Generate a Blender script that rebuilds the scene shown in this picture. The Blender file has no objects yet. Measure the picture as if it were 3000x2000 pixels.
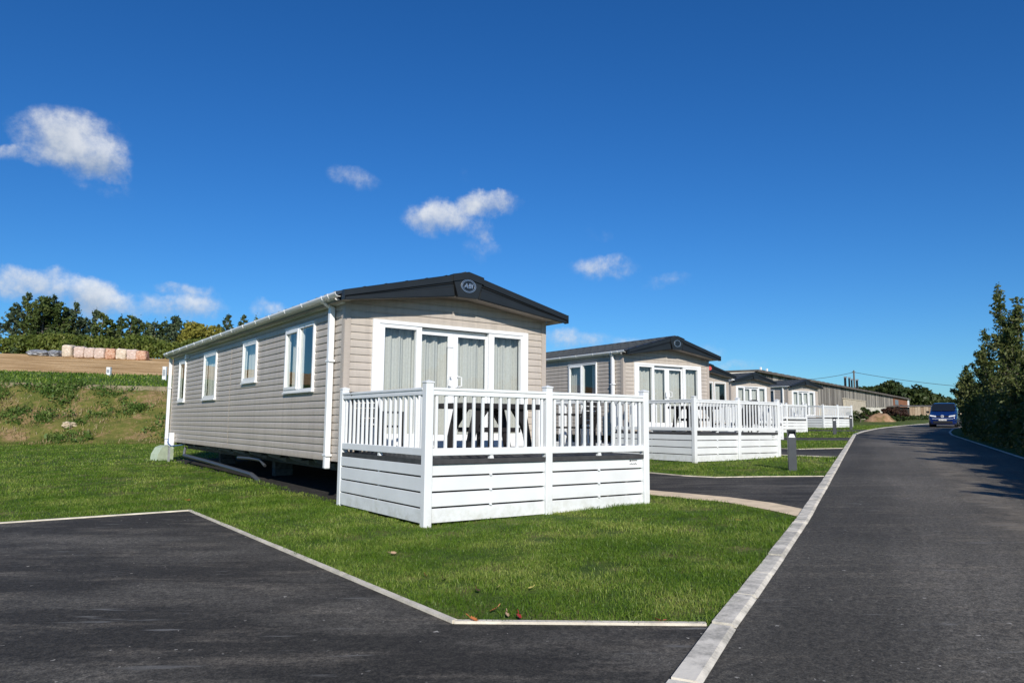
import bpy, math, random
import numpy as np
from mathutils import Vector, Matrix, noise as mnoise
R = math.radians
random.seed(7); rng = np.random.default_rng(7)
S = bpy.context.scene
COL = S.collection

# ------------------------------------------------------------------ helpers
class MB:
    def __init__(s): s.v = []; s.f = []; s.m = []
    def face(s, pts, m=0):
        n = len(s.v); s.v += [tuple(p) for p in pts]; s.f.append(tuple(range(n, n+len(pts)))); s.m.append(m)
    def box(s, x0, x1, y0, y1, z0, z1, m=0, bev=0.0, rot=None):
        if bev > 0:
            b = min(bev, (x1-x0)*.45, (y1-y0)*.45, (z1-z0)*.45)
            # chamfered box: 24 verts
            X, Y, Z = (x0, x1), (y0, y1), (z0, z1); n = len(s.v); idx = {}
            for i in (0, 1):
                for j in (0, 1):
                    for k in (0, 1):
                        sx = b if i == 0 else -b; sy = b if j == 0 else -b; sz = b if k == 0 else -b
                        for a, p in enumerate(((X[i], Y[j]+sy, Z[k]+sz), (X[i]+sx, Y[j], Z[k]+sz), (X[i]+sx, Y[j]+sy, Z[k]))):
                            idx[i, j, k, a] = len(s.v); s.v.append(p)
            def F(*q): s.f.append(tuple(idx[t] for t in q)); s.m.append(m)
            for i in (0, 1): F((i,0,0,0),(i,1,0,0),(i,1,1,0),(i,0,1,0))
            for j in (0, 1): F((0,j,0,1),(1,j,0,1),(1,j,1,1),(0,j,1,1))
            for k in (0, 1): F((0,0,k,2),(1,0,k,2),(1,1,k,2),(0,1,k,2))
            for i in (0, 1):
                for j in (0, 1): F((i,j,0,0),(i,j,1,0),(i,j,1,1),(i,j,0,1))
                for k in (0, 1): F((i,0,k,0),(i,1,k,0),(i,1,k,2),(i,0,k,2))
            for j in (0, 1):
                for k in (0, 1): F((0,j,k,1),(1,j,k,1),(1,j,k,2),(0,j,k,2))
            for i in (0, 1):
                for j in (0, 1):
                    for k in (0, 1): F((i,j,k,0),(i,j,k,1),(i,j,k,2))
            if rot is not None:
                for q in range(n, len(s.v)): s.v[q] = tuple(rot @ Vector(s.v[q]))
            return
        n = len(s.v)
        P = [(x0,y0,z0),(x1,y0,z0),(x1,y1,z0),(x0,y1,z0),(x0,y0,z1),(x1,y0,z1),(x1,y1,z1),(x0,y1,z1)]
        if rot is not None: P = [tuple(rot @ Vector(p)) for p in P]
        s.v += P
        for q in ((0,3,2,1),(4,5,6,7),(0,1,5,4),(1,2,6,5),(2,3,7,6),(3,0,4,7)):
            s.f.append(tuple(n+i for i in q)); s.m.append(m)
    def prism(s, pts, fn, d0, d1, m=0):
        """2D outline pts swept from d0 to d1 through fn(a,b,d)"""
        n = len(s.v); k = len(pts)
        s.v += [tuple(fn(a, b, d0)) for a, b in pts] + [tuple(fn(a, b, d1)) for a, b in pts]
        s.f.append(tuple(range(n, n+k))); s.m.append(m)
        s.f.append(tuple(range(n+2*k-1, n+k-1, -1))); s.m.append(m)
        for i in range(k):
            j = (i+1) % k
            s.f.append((n+i, n+j, n+k+j, n+k+i)); s.m.append(m)
    def tube(s, pts, r, seg=8, m=0, cap=True):
        pts = [Vector(p) for p in pts]
        rs = r if isinstance(r, (list, tuple)) else [r]*len(pts)
        rings = []; prev = None
        for i, p in enumerate(pts):
            d = (pts[min(i+1, len(pts)-1)] - pts[max(i-1, 0)]).normalized()
            if prev is None: a = d.orthogonal().normalized()
            else:
                a = prev - d*prev.dot(d)
                a = a.normalized() if a.length > 1e-5 else d.orthogonal().normalized()
            prev = a; b = d.cross(a); ring = []
            for k in range(seg):
                t = 2*math.pi*k/seg
                ring.append(len(s.v)); s.v.append(tuple(p + (a*math.cos(t) + b*math.sin(t))*rs[i]))
            rings.append(ring)
        for i in range(len(rings)-1):
            for k in range(seg):
                j = (k+1) % seg
                s.f.append((rings[i][k], rings[i][j], rings[i+1][j], rings[i+1][k])); s.m.append(m)
        if cap:
            s.f.append(tuple(reversed(rings[0]))); s.m.append(m)
            s.f.append(tuple(rings[-1])); s.m.append(m)
    def lathe(s, prof, seg=20, m=0, c=(0,0,0)):
        rings = []
        for r, z in prof:
            rings.append([len(s.v)+k for k in range(seg)])
            for k in range(seg):
                t = 2*math.pi*k/seg; s.v.append((c[0]+r*math.cos(t), c[1]+r*math.sin(t), c[2]+z))
        for i in range(len(rings)-1):
            for k in range(seg):
                j = (k+1) % seg
                s.f.append((rings[i][k], rings[i][j], rings[i+1][j], rings[i+1][k])); s.m.append(m)
        s.f.append(tuple(reversed(rings[0]))); s.m.append(m); s.f.append(tuple(rings[-1])); s.m.append(m)
    def build(s, name, mats, parent=None, smooth=False, loc=None):
        me = bpy.data.meshes.new(name)
        me.from_pydata(s.v, [], s.f)
        if not isinstance(mats, (list, tuple)): mats = [mats]
        for q in mats: me.materials.append(q)
        if len(mats) > 1: me.polygons.foreach_set('material_index', s.m)
        if smooth: me.polygons.foreach_set('use_smooth', [True]*len(s.f))
        me.update()
        return link(name, me, parent, loc)

def link(name, me, parent=None, loc=None):
    o = bpy.data.objects.new(name, me); COL.objects.link(o)
    if parent is not None: o.parent = parent
    if loc is not None: o.location = loc
    return o

def np_mesh(name, V, F, mats, parent=None, sizes=None, smooth=False):
    """V (n,3), F list of arrays (k,size)"""
    me = bpy.data.meshes.new(name)
    me.vertices.add(len(V)); me.vertices.foreach_set('co', V.astype(np.float32).ravel())
    loops = np.concatenate([f.ravel() for f in F]).astype(np.int32)
    tot = np.concatenate([np.full(len(f), f.shape[1], np.int32) for f in F])
    start = np.concatenate([[0], np.cumsum(tot)[:-1]]).astype(np.int32)
    me.loops.add(len(loops)); me.loops.foreach_set('vertex_index', loops)
    me.polygons.add(len(tot)); me.polygons.foreach_set('loop_start', start); me.polygons.foreach_set('loop_total', tot)
    if not isinstance(mats, (list, tuple)): mats = [mats]
    for q in mats: me.materials.append(q)
    if smooth: me.polygons.foreach_set('use_smooth', np.ones(len(tot), bool))
    me.update(calc_edges=True)
    return link(name, me, parent)

def tag(o, label=None, cat=None, group=None, kind=None):
    if label: o['label'] = label
    if cat: o['category'] = cat
    if group: o['group'] = group
    if kind: o['kind'] = kind
    return o
def thing(name, loc, rz=0, **k):
    o = bpy.data.objects.new(name, None); COL.objects.link(o)
    o.location = loc; o.rotation_euler = (0, 0, rz); o.empty_display_size = .2
    return tag(o, **k)
def copy_tree(o, parent=None, skip=()):
    c = o.copy(); COL.objects.link(c); c.parent = parent
    for ch in o.children:
        if ch.name.split('.')[0] in skip: continue
        copy_tree(ch, c, skip)
    return c

# ------------------------------------------------------------------ materials
def mat(name, col, rough=.6, spec=.5, metal=0., bump=None, var=None, coat=0):
    """bump=(scale,strength); var=(scale,amount) brightness noise"""
    m = bpy.data.materials.new(name); m.use_nodes = True
    nt = m.node_tree; N = nt.nodes; L = nt.links; b = N['Principled BSDF']
    b.inputs['Base Color'].default_value = (*col, 1); b.inputs['Roughness'].default_value = rough
    b.inputs['Specular IOR Level'].default_value = spec; b.inputs['Metallic'].default_value = metal
    b.inputs['Coat Weight'].default_value = coat
    tc = N.new('ShaderNodeTexCoord')
    if var:
        n = N.new('ShaderNodeTexNoise'); n.inputs['Scale'].default_value = var[0]; n.inputs['Detail'].default_value = 6
        L.new(tc.outputs['Object'], n.inputs['Vector'])
        r = N.new('ShaderNodeMapRange'); r.inputs[1].default_value = .3; r.inputs[2].default_value = .7
        r.inputs[3].default_value = 1-var[1]; r.inputs[4].default_value = 1+var[1]
        L.new(n.outputs['Fac'], r.inputs[0])
        mx = N.new('ShaderNodeVectorMath'); mx.operation = 'SCALE'; mx.inputs[0].default_value = col
        L.new(r.outputs[0], mx.inputs['Scale']); L.new(mx.outputs[0], b.inputs['Base Color'])
    if bump:
        n2 = N.new('ShaderNodeTexNoise'); n2.inputs['Scale'].default_value = bump[0]; n2.inputs['Detail'].default_value = 5
        L.new(tc.outputs['Object'], n2.inputs['Vector'])
        bp = N.new('ShaderNodeBump'); bp.inputs['Strength'].default_value = bump[1]; bp.inputs['Distance'].default_value = .02
        L.new(n2.outputs['Fac'], bp.inputs['Height']); L.new(bp.outputs[0], b.inputs['Normal'])
    return m

def nodes(m):
    nt = m.node_tree; return nt.nodes, nt.links, nt.nodes['Principled BSDF']
def ramp(N, stops):
    r = N.new('ShaderNodeValToRGB'); e = r.color_ramp.elements
    e[0].position, e[0].color = stops[0][0], (*stops[0][1], 1)
    e[1].position, e[1].color = stops[-1][0], (*stops[-1][1], 1)
    for p, c in stops[1:-1]:
        q = e.new(p); q.color = (*c, 1)
    return r
def noise_node(N, L, scale, detail=6, rough=.6, src=None, stretch=None, rotz=0, coord='Position'):
    if src is None:
        g = N.new('ShaderNodeNewGeometry'); src = g.outputs['Position']
    if stretch or rotz:
        if rotz:
            mr = N.new('ShaderNodeMapping'); mr.inputs['Rotation'].default_value = (0, 0, rotz)
            L.new(src, mr.inputs['Vector']); src = mr.outputs[0]
        mp = N.new('ShaderNodeMapping'); mp.inputs['Scale'].default_value = stretch or (1, 1, 1)
        L.new(src, mp.inputs['Vector']); src = mp.outputs[0]
    n = N.new('ShaderNodeTexNoise'); n.inputs['Scale'].default_value = scale; n.inputs['Detail'].default_value = detail
    n.inputs['Roughness'].default_value = rough; L.new(src, n.inputs['Vector'])
    return n
def mixc(N, L, fac, a, b, mode='MIX'):
    m = N.new('ShaderNodeMix'); m.data_type = 'RGBA'; m.blend_type = mode
    for sock, val in ((m.inputs[0], fac), (m.inputs[6], a), (m.inputs[7], b)):
        if hasattr(val, 'is_linked') or hasattr(val, 'links'): L.new(val, sock)
        elif isinstance(val, (int, float)): sock.default_value = val
        else: sock.default_value = (*val, 1)
    return m.outputs[2]
def maprange(N, L, src, a, b, c=0., d=1.):
    r = N.new('ShaderNodeMapRange'); L.new(src, r.inputs[0])
    for i, q in enumerate((a, b, c, d)): r.inputs[i+1].default_value = q
    return r.outputs[0]

WHITE = mat('white_upvc', (.80, .81, .81), .32, .5, var=(3, .03), bump=(90, .02))
DECKWHITE = mat('white_deck_board', (.74, .76, .76), .45, .4, var=(2.2, .045), bump=(60, .05))
def splash(m, col, z0, z1, amt, base):
    """mud splash and algae low down on the boards (a stain with its own ragged edge)"""
    N, L, b = nodes(m); src = b.inputs['Base Color'].links[0].from_socket; tc = N.new('ShaderNodeTexCoord'); sp = N.new('ShaderNodeSeparateXYZ'); L.new(tc.outputs['Object'], sp.inputs[0])
    n = noise_node(N, L, 7, 8, .7); h = maprange(N, L, sp.outputs['Z'], z0, z1, 1., 0.); ml = N.new('ShaderNodeMath'); ml.operation = 'MULTIPLY'
    L.new(h, ml.inputs[0]); L.new(maprange(N, L, n.outputs['Fac'], .42, .66, 0, amt), ml.inputs[1]); L.new(mixc(N, L, ml.outputs[0], src, col), b.inputs['Base Color'])
splash(DECKWHITE, (.34, .34, .24), -.05, .34, .6, 0)
ANTHRA = mat('anthracite_roof', (.015, .018, .0205), .42, .4, var=(3, .12), bump=(180, .06))
ROOFM = mat('roof_sheet', (.062, .068, .070), .5, .4, var=(2, .15), bump=(120, .1))
ANTHRA2 = mat('anthracite_groove_shade', (.008, .009, .010), .6, .3)
DECKFLOOR = mat('dark_deck_floor', (.055, .055, .056), .55, .35, var=(6, .25), bump=(40, .15))
DARKWOOD = mat('black_recycled_plastic', (.018, .016, .016), .5, .4, var=(8, .2), bump=(60, .1))
STEEL = mat('galvanised_steel', (.42, .43, .43), .45, .5, .6, var=(9, .2))
CHASSIS = mat('chassis_steel', (.05, .05, .055), .6, .4, var=(6, .3))
CONCBLK = mat('concrete_block', (.12, .115, .11), .9, .2, var=(12, .3), bump=(60, .4))
INTERIOR = mat('interior_floor', (.10, .095, .09), .7, .3)
BADGE_DK = mat('badge_dark', (.012, .014, .016), .25, .5)
CHROME = mat('badge_chrome', (.55, .56, .58), .25, .5, .8)
GREYPIPE = mat('grey_pipe', (.055, .06, .068), .4, .5)
BLUEPIPE = mat('blue_pipe', (.04, .12, .32), .4, .5)
GREENGRP = mat('pale_green_plastic', (.40, .47, .35), .6, .4, var=(6, .12))
BOLL = mat('bollard_grey', (.055, .062, .07), .45, .4, var=(5, .1))
BOLLW = mat('bollard_white', (.85, .85, .85), .3, .5)
CURT = mat('sheer_curtain', (.56, .55, .53), .9, .1, var=(25, .05))
DARKBACK = mat('dark_interior', (.05, .05, .05), .8, .2)  # flat dark colour standing in for the unlit rooms
REDBADGE = mat('red_badge', (.62, .10, .08), .3, .5)
STICK = mat('sticker_black', (.03, .03, .03), .5, .4)
KERBLINE = mat('edging_timber', (.66, .60, .49), .85, .2, var=(5, .2), bump=(60, .3))

def clad_mat(name, col, gloss):
    m = mat(name, col, gloss, .5)
    N, L, b = nodes(m); tc = N.new('ShaderNodeTexCoord')
    n = noise_node(N, L, 5, 6, .65, tc.outputs['Object'], (1.2, 1.2, 26))
    g = noise_node(N, L, 1.1, 3, .5, tc.outputs['Object'])
    f = maprange(N, L, n.outputs['Fac'], .3, .7, .90, 1.08); f2 = maprange(N, L, g.outputs['Fac'], .3, .7, .95, 1.05)
    st = noise_node(N, L, 1.6, 5, .65, tc.outputs['Object'], (5, 5, .35)); f3 = maprange(N, L, st.outputs['Fac'], .42, .64, 1.03, .90)
    m0 = N.new('ShaderNodeMath'); m0.operation = 'MULTIPLY'; L.new(f2, m0.inputs[0]); L.new(f3, m0.inputs[1]); f2 = m0.outputs[0]
    mm = N.new('ShaderNodeMath'); mm.operation = 'MULTIPLY'; L.new(f, mm.inputs[0]); L.new(f2, mm.inputs[1])
    v = N.new('ShaderNodeVectorMath'); v.operation = 'SCALE'; v.inputs[0].default_value = col
    L.new(mm.outputs[0], v.inputs['Scale']); L.new(v.outputs[0], b.inputs['Base Color'])
    bp = N.new('ShaderNodeBump'); bp.inputs['Strength'].default_value = .12; bp.inputs['Distance'].default_value = .004
    L.new(n.outputs['Fac'], bp.inputs['Height']); L.new(bp.outputs[0], b.inputs['Normal'])
    return m
CLAD = clad_mat('taupe_cladding', (.48, .425, .365), .42)
TRIM = clad_mat('taupe_trim', (.44, .385, .33), .45)

def glass_mat():
    m = bpy.data.materials.new('window_glass'); m.use_nodes = True
    nt = m.node_tree; N = nt.nodes; L = nt.links; N.remove(N['Principled BSDF']); out = N['Material Output']
    t = N.new('ShaderNodeBsdfTransparent'); t.inputs[0].default_value = (.85, .88, .865, 1)
    g = N.new('ShaderNodeBsdfGlossy'); g.inputs['Roughness'].default_value = .015; g.inputs[0].default_value = (.95, 1, 1, 1)
    n = noise_node(N, L, 1.3, 2, .5); bp = N.new('ShaderNodeBump'); bp.inputs['Strength'].default_value = .03; bp.inputs['Distance'].default_value = .05
    L.new(n.outputs['Fac'], bp.inputs['Height']); L.new(bp.outputs[0], g.inputs['Normal'])
    lw = N.new('ShaderNodeLayerWeight'); lw.inputs['Blend'].default_value = .5
    p4 = N.new('ShaderNodeMath'); p4.operation = 'POWER'; L.new(lw.outputs['Facing'], p4.inputs[0]); p4.inputs[1].default_value = 3.2
    ma = N.new('ShaderNodeMath'); ma.operation = 'MULTIPLY_ADD'; L.new(p4.outputs[0], ma.inputs[0]); ma.inputs[1].default_value = .62; ma.inputs[2].default_value = .06
    mx = N.new('ShaderNodeMixShader'); L.new(ma.outputs[0], mx.inputs[0]); L.new(t.outputs[0], mx.inputs[1]); L.new(g.outputs[0], mx.inputs[2])
    L.new(mx.outputs[0], out.inputs[0]); return m
GLASS = glass_mat()

def leaf_mat(name, c1, c2, c3, trans=.35, scale=.6, rough=.55):
    """colour varies leaf by leaf (random per island) and in soft clumps"""
    m = bpy.data.materials.new(name); m.use_nodes = True
    nt = m.node_tree; N = nt.nodes; L = nt.links; b = N['Principled BSDF']; out = N['Material Output']
    g = N.new('ShaderNodeNewGeometry')
    r = ramp(N, [(0, c1), (.55, c2), (1, c3)])
    n = noise_node(N, L, scale, 3, .5, g.outputs['Position'])
    a = N.new('ShaderNodeMath'); a.operation = 'MULTIPLY_ADD'; L.new(g.outputs['Random Per Island'], a.inputs[0]); a.inputs[1].default_value = .55
    s = maprange(N, L, n.outputs['Fac'], .3, .7, -.05, .5); L.new(s, a.inputs[2]); L.new(a.outputs[0], r.inputs[0])
    L.new(r.outputs[0], b.inputs['Base Color']); b.inputs['Roughness'].default_value = rough; b.inputs['Specular IOR Level'].default_value = .3
    t = N.new('ShaderNodeBsdfTranslucent'); L.new(r.outputs[0], t.inputs[0])
    mx = N.new('ShaderNodeMixShader'); mx.inputs[0].default_value = trans
    L.new(b.outputs[0], mx.inputs[1]); L.new(t.outputs[0], mx.inputs[2]); L.new(mx.outputs[0], out.inputs[0])
    return m
GRASS = leaf_mat('grass_blade', (.048, .112, .008), (.128, .225, .018), (.42, .46, .12), .32, .8, .42)
WEED = leaf_mat('weed_leaf', (.050, .105, .018), (.11, .19, .035), (.25, .28, .08), .35, .9)
CONIF = leaf_mat('conifer_needles', (.035, .060, .034), (.070, .110, .055), (.14, .17, .08), .25, .35)
CONIF2 = leaf_mat('green_conifer', (.040, .070, .018), (.085, .125, .030), (.16, .18, .05), .25, .35)
BRIGHT = leaf_mat('yellow_green_leaf', (.13, .14, .024), (.26, .25, .045), (.40, .34, .07), .3, .5)
HEDGEL = leaf_mat('hedgerow_leaf', (.050, .080, .014), (.125, .165, .028), (.24, .25, .06), .3, .5)
DARKTREE = leaf_mat('far_tree_leaf', (.018, .038, .010), (.046, .068, .017), (.09, .105, .034), .2, .12)
ROADLEAF = leaf_mat('roadside_leaf', (.038, .066, .016), (.10, .13, .034), (.22, .22, .08), .36, .6)
SHRUB = leaf_mat('shrub_leaf', (.020, .042, .010), (.045, .075, .018), (.10, .11, .03), .2, 1.2)
REDSHRUB = leaf_mat('russet_shrub_leaf', (.03, .018, .014), (.07, .035, .025), (.10, .06, .03), .2, 1.2)
BARK = mat('bark', (.14, .12, .10), .9, .2, var=(9, .35), bump=(30, .5))

DUST_S = -1.6
def asphalt(name, base, dusty, rotz, lanes, amt, warm):
    m = mat(name, base, .85, .3); N, L, b = nodes(m); g = N.new('ShaderNodeNewGeometry'); P = g.outputs['Position']
    fine = noise_node(N, L, 70, 3, .75, P); grit = noise_node(N, L, 22, 5, .8, P)
    big = noise_node(N, L, .42, 9, .68, P, lanes, rotz); med = noise_node(N, L, 1.3, 8, .7, P, (.5, 2.2, 1), R(35)); tone = noise_node(N, L, .16, 3, .5, P)
    scr = noise_node(N, L, 1.5, 3, .55, P, (.8, 8., 1), R(35)); scm = noise_node(N, L, .9, 4, .6, P)
    c = mixc(N, L, maprange(N, L, big.outputs['Fac'], .46, .62, 0, amt), base, dusty)
    c = mixc(N, L, maprange(N, L, med.outputs['Fac'], .52, .66, 0, amt*.9), c, warm)
    c = mixc(N, L, 1., c, maprange(N, L, tone.outputs['Fac'], .38, .62, .84, 1.16), 'MULTIPLY')
    c = mixc(N, L, 1., c, maprange(N, L, grit.outputs['Fac'], .40, .60, .62, 1.42), 'MULTIPLY')
    c = mixc(N, L, 1., c, maprange(N, L, fine.outputs['Fac'], .38, .62, .55, 1.5), 'MULTIPLY')
    s1 = N.new('ShaderNodeMath'); s1.operation = 'MULTIPLY'; L.new(maprange(N, L, scr.outputs['Fac'], .63, .70), s1.inputs[0]); L.new(maprange(N, L, scm.outputs['Fac'], .47, .60, 0, .8), s1.inputs[1])
    c = mixc(N, L, s1.outputs[0], c, (.22, .215, .20))
    for sc, lo, hi in ((1.5, .70, .050), (4.2, .82, .034), (9., .86, .022)):
        vo = N.new('ShaderNodeTexVoronoi'); vo.voronoi_dimensions = '2D'; vo.inputs['Scale'].default_value = sc; vo.inputs['Randomness'].default_value = 1
        dn = noise_node(N, L, 30, 2, .5, P); ad = N.new('ShaderNodeVectorMath'); ad.operation = 'MULTIPLY_ADD'
        L.new(dn.outputs['Color'], ad.inputs[0]); ad.inputs[1].default_value = (.05, .05, .05); L.new(P, ad.inputs[2]); L.new(ad.outputs[0], vo.inputs['Vector'])
        ht = N.new('ShaderNodeSeparateColor'); L.new(vo.outputs['Color'], ht.inputs[0])
        thr = maprange(N, L, ht.outputs[0], lo, 1., 0., hi*sc/2.6)
        lt = N.new('ShaderNodeMath'); lt.operation = 'LESS_THAN'; L.new(vo.outputs['Distance'], lt.inputs[0]); L.new(thr, lt.inputs[1])
        lm = N.new('ShaderNodeMath'); lm.operation = 'MULTIPLY'; L.new(lt.outputs[0], lm.inputs[0]); L.new(ht.outputs[1], lm.inputs[1])
        c = mixc(N, L, lm.outputs[0], c, (.48, .45, .39))
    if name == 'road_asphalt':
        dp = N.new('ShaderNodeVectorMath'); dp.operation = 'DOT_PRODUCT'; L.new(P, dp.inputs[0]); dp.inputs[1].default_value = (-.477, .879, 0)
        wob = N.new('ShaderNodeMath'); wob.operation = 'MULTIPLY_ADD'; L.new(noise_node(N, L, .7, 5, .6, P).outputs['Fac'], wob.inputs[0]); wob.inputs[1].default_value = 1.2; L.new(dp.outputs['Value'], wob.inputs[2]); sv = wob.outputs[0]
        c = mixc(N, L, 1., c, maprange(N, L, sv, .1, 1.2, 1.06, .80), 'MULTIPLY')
        d1 = N.new('ShaderNodeMath'); d1.operation = 'SUBTRACT'; L.new(sv, d1.inputs[0]); d1.inputs[1].default_value = DUST_S+.6
        d2 = N.new('ShaderNodeMath'); d2.operation = 'ABSOLUTE'; L.new(d1.outputs[0], d2.inputs[0])
        d3 = N.new('ShaderNodeMath'); d3.operation = 'MULTIPLY'; L.new(maprange(N, L, d2.outputs[0], .08, .42, 1., 0.), d3.inputs[0]); L.new(maprange(N, L, noise_node(N, L, 3., 8, .75, P).outputs['Fac'], .42, .60, .12, .75), d3.inputs[1])
        c = mixc(N, L, d3.outputs[0], c, (.24, .205, .155))
    L.new(c, b.inputs['Base Color'])
    bp = N.new('ShaderNodeBump'); bp.inputs['Strength'].default_value = .6; bp.inputs['Distance'].default_value = .008
    L.new(fine.outputs['Fac'], bp.inputs['Height']); L.new(bp.outputs[0], b.inputs['Normal'])
    return m
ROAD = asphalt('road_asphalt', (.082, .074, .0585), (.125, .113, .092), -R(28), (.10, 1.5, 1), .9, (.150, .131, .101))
PAD = asphalt('parking_asphalt', (.036, .0325, .0262), (.120, .109, .089), R(35), (.6, 1.5, 1), .8, (.128, .112, .088))
def kerb_mat():
    m = mat('kerb_concrete', (.58, .54, .46), .85, .3); N, L, b = nodes(m)
    n = noise_node(N, L, 3.5, 9, .75); n2 = noise_node(N, L, 40, 3, .6)
    c = mixc(N, L, maprange(N, L, n.outputs['Fac'], .41, .58), (.34, .32, .27), (.80, .74, .62))
    L.new(mixc(N, L, maprange(N, L, n2.outputs['Fac'], .3, .7, 0, .5), c, (.70, .65, .55)), b.inputs['Base Color'])
    bp = N.new('ShaderNodeBump'); bp.inputs['Strength'].default_value = .4; bp.inputs['Distance'].default_value = .006
    L.new(n2.outputs['Fac'], bp.inputs['Height']); L.new(bp.outputs[0], b.inputs['Normal']); return m
KERB = kerb_mat()
SANDPATH = mat('sandy_path', (.78, .62, .42), .95, .2, var=(5, .16), bump=(70, .3))

def ground_mat(name, stops, scale, detail=8, rough=.65, stretch=None, second=None, rotz=0):
    m = mat(name, stops[0][1], .95, .15); N, L, b = nodes(m)
    n = noise_node(N, L, scale, detail, rough, None, stretch, rotz); r = ramp(N, stops); L.new(n.outputs['Fac'], r.inputs[0])
    c = r.outputs[0]
    if second:
        n2 = noise_node(N, L, second[0], 6, .6); f = maprange(N, L, n2.outputs['Fac'], second[1], second[2]); c = mixc(N, L, f, c, second[3])
    n3 = noise_node(N, L, 14, 5, .7); c = mixc(N, L, 1., c, maprange(N, L, n3.outputs['Fac'], .25, .75, .7, 1.3), 'MULTIPLY')
    L.new(c, b.inputs['Base Color'])
    bp = N.new('ShaderNodeBump'); bp.inputs['Strength'].default_value = .7; bp.inputs['Distance'].default_value = .05
    L.new(n3.outputs['Fac'], bp.inputs['Height']); L.new(bp.outputs[0], b.inputs['Normal']); return m
LAWN = ground_mat('lawn_turf', [(.36, (.045, .085, .014)), (.5, (.085, .125, .022)), (.62, (.17, .16, .055))], 1.6)
BANKM = ground_mat('bank_soil', [(.38, (.075, .105, .020)), (.50, (.15, .145, .036)), (.56, (.27, .18, .09)), (.68, (.46, .31, .18))], .6, 14, .80)
FIELD = ground_mat('dry_field', [(.38, (.34, .205, .085)), (.5, (.52, .335, .155)), (.62, (.72, .50, .27))], .5, 9, .7, (.35, 2.4, 1), (.12, .66, .85, (.36, .26, .10)), R(35))
STRIP = ground_mat('grass_strip', [(.3, (.055, .095, .022)), (.6, (.085, .13, .032)), (.8, (.16, .17, .06))], .9)
TURFEDGE = ground_mat('turf_edge', [(.35, (.13, .115, .065)), (.65, (.36, .30, .19))], 1.2)

# ------------------------------------------------------------------ terrain
def P0(x, y): return .0207*(x-4.7) + .0065*(y-8.5)
FX, FY = .5795, .815
def foot(L):
    q = (L+9)/2.0
    return 34 + .137*(L+23.3) + 1.9*2.0*np.log1p(np.exp(np.clip(q, -40, 40)))
def hill(t, L):
    z = np.interp(t, [-1e4, 0, .8, 5.7, 6.0, 6.12, 38, 60, 200, 900], [0, 0, .18, 2.72, 2.78, 3.0, 6.85, 7.9, 9, 8])
    fade = 1 - .45*np.clip((L+2)/20, 0, 1)
    return z*fade - .03*np.clip(t, 0, 6)/6*(L+20)*np.clip(1-(L+20)/40, 0, 1)
def terrain_z(x, y):
    x = np.asarray(x, float); y = np.asarray(y, float)
    D = FX*x+FY*y; L = FY*x-FX*y; t = D-foot(L)
    D0 = D-np.clip(t, 0, None)                       # the plane stops rising at the bank's foot
    base = P0(FX*D0+FY*L, FY*D0-FX*L)
    base = np.where(t > 0, base, P0(x, y))
    return base + np.where(t > 0, hill(t, L), 0)

def build_terrain():
    Ls = np.unique(np.concatenate([np.linspace(-700, -80, 14), np.linspace(-80, -40, 24), np.linspace(-40, -6, 120), np.linspace(-6, 60, 34), np.linspace(60, 900, 22)]))
    ts = np.unique(np.concatenate([np.linspace(-400, -60, 12), np.linspace(-60, -1, 24), [-.4, 0], np.linspace(.25, 5.7, 26), [5.85, 6.0, 6.06, 6.12], np.linspace(6.6, 16, 16), np.linspace(17, 45, 26), np.linspace(48, 100, 12), np.linspace(120, 900, 14)]))
    LL, TT = np.meshgrid(Ls, ts)
    DD = foot(LL)+TT; X = FX*DD+FY*LL; Y = FY*DD-FX*LL
    Z = terrain_z(X, Y)
    # lumps on the bank face and a ragged turf edge
    for i in range(Z.shape[0]):
        t = ts[i]
        if t <= 0.2 or t > 60: continue
        for j in range(Z.shape[1]):
            p = Vector((LL[i, j]*.45, t*.55, 3.3))
            n = mnoise.fractal(p, 1., 2., 5); n2 = mnoise.fractal(p*4.1, 1., 2., 3)
            if t < 5.8: Z[i, j] += (.22*n+.07*n2)*min(1, t/1.5)
            elif t < 6.3: Z[i, j] += .05*n
            else: Z[i, j] += .05*n
            if 5.8 < t < 6.3:
                w = .35*mnoise.fractal(Vector((LL[i, j]*.5, 9., 1.)), 1., 2., 4)
                X[i, j] += FX*w; Y[i, j] += FY*w
    nr, nc = Z.shape
    V = np.stack([X.ravel(), Y.ravel(), Z.ravel()], 1)
    I = np.arange(nr*nc).reshape(nr, nc)
    F = np.stack([I[:-1, :-1].ravel(), I[:-1, 1:].ravel(), I[1:, 1:].ravel(), I[1:, :-1].ravel()], 1)
    o = np_mesh('ground', V, [F], [LAWN, BANKM, TURFEDGE, STRIP, FIELD], smooth=True)
    tm = ((TT[:-1, :-1]+TT[1:, 1:])/2).ravel(); lm = ((LL[:-1, :-1]+LL[1:, 1:])/2).ravel()
    idx = np.zeros(len(tm), np.int32)
    idx[(tm > 0) & (tm < 5.8)] = 1; idx[(tm >= 5.8) & (tm < 6.5)] = 2; idx[(tm >= 6.5) & (tm < 14.5)] = 3; idx[tm >= 14.5] = 4
    o.data.polygons.foreach_set('material_index', idx)
    tag(o, 'green lawn rising to a weedy earth bank and a dry straw-coloured field', 'ground', kind='structure')
build_terrain()

def sheet(name, poly, off, m, label, cat, maxlen=3.0):
    """flat polygon draped on the sloping plane"""
    b = MB(); b.face([(x, y, P0(x, y)+off) for x, y in poly]); o = b.build(name, m)
    return tag(o, label, cat, kind='structure')

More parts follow.
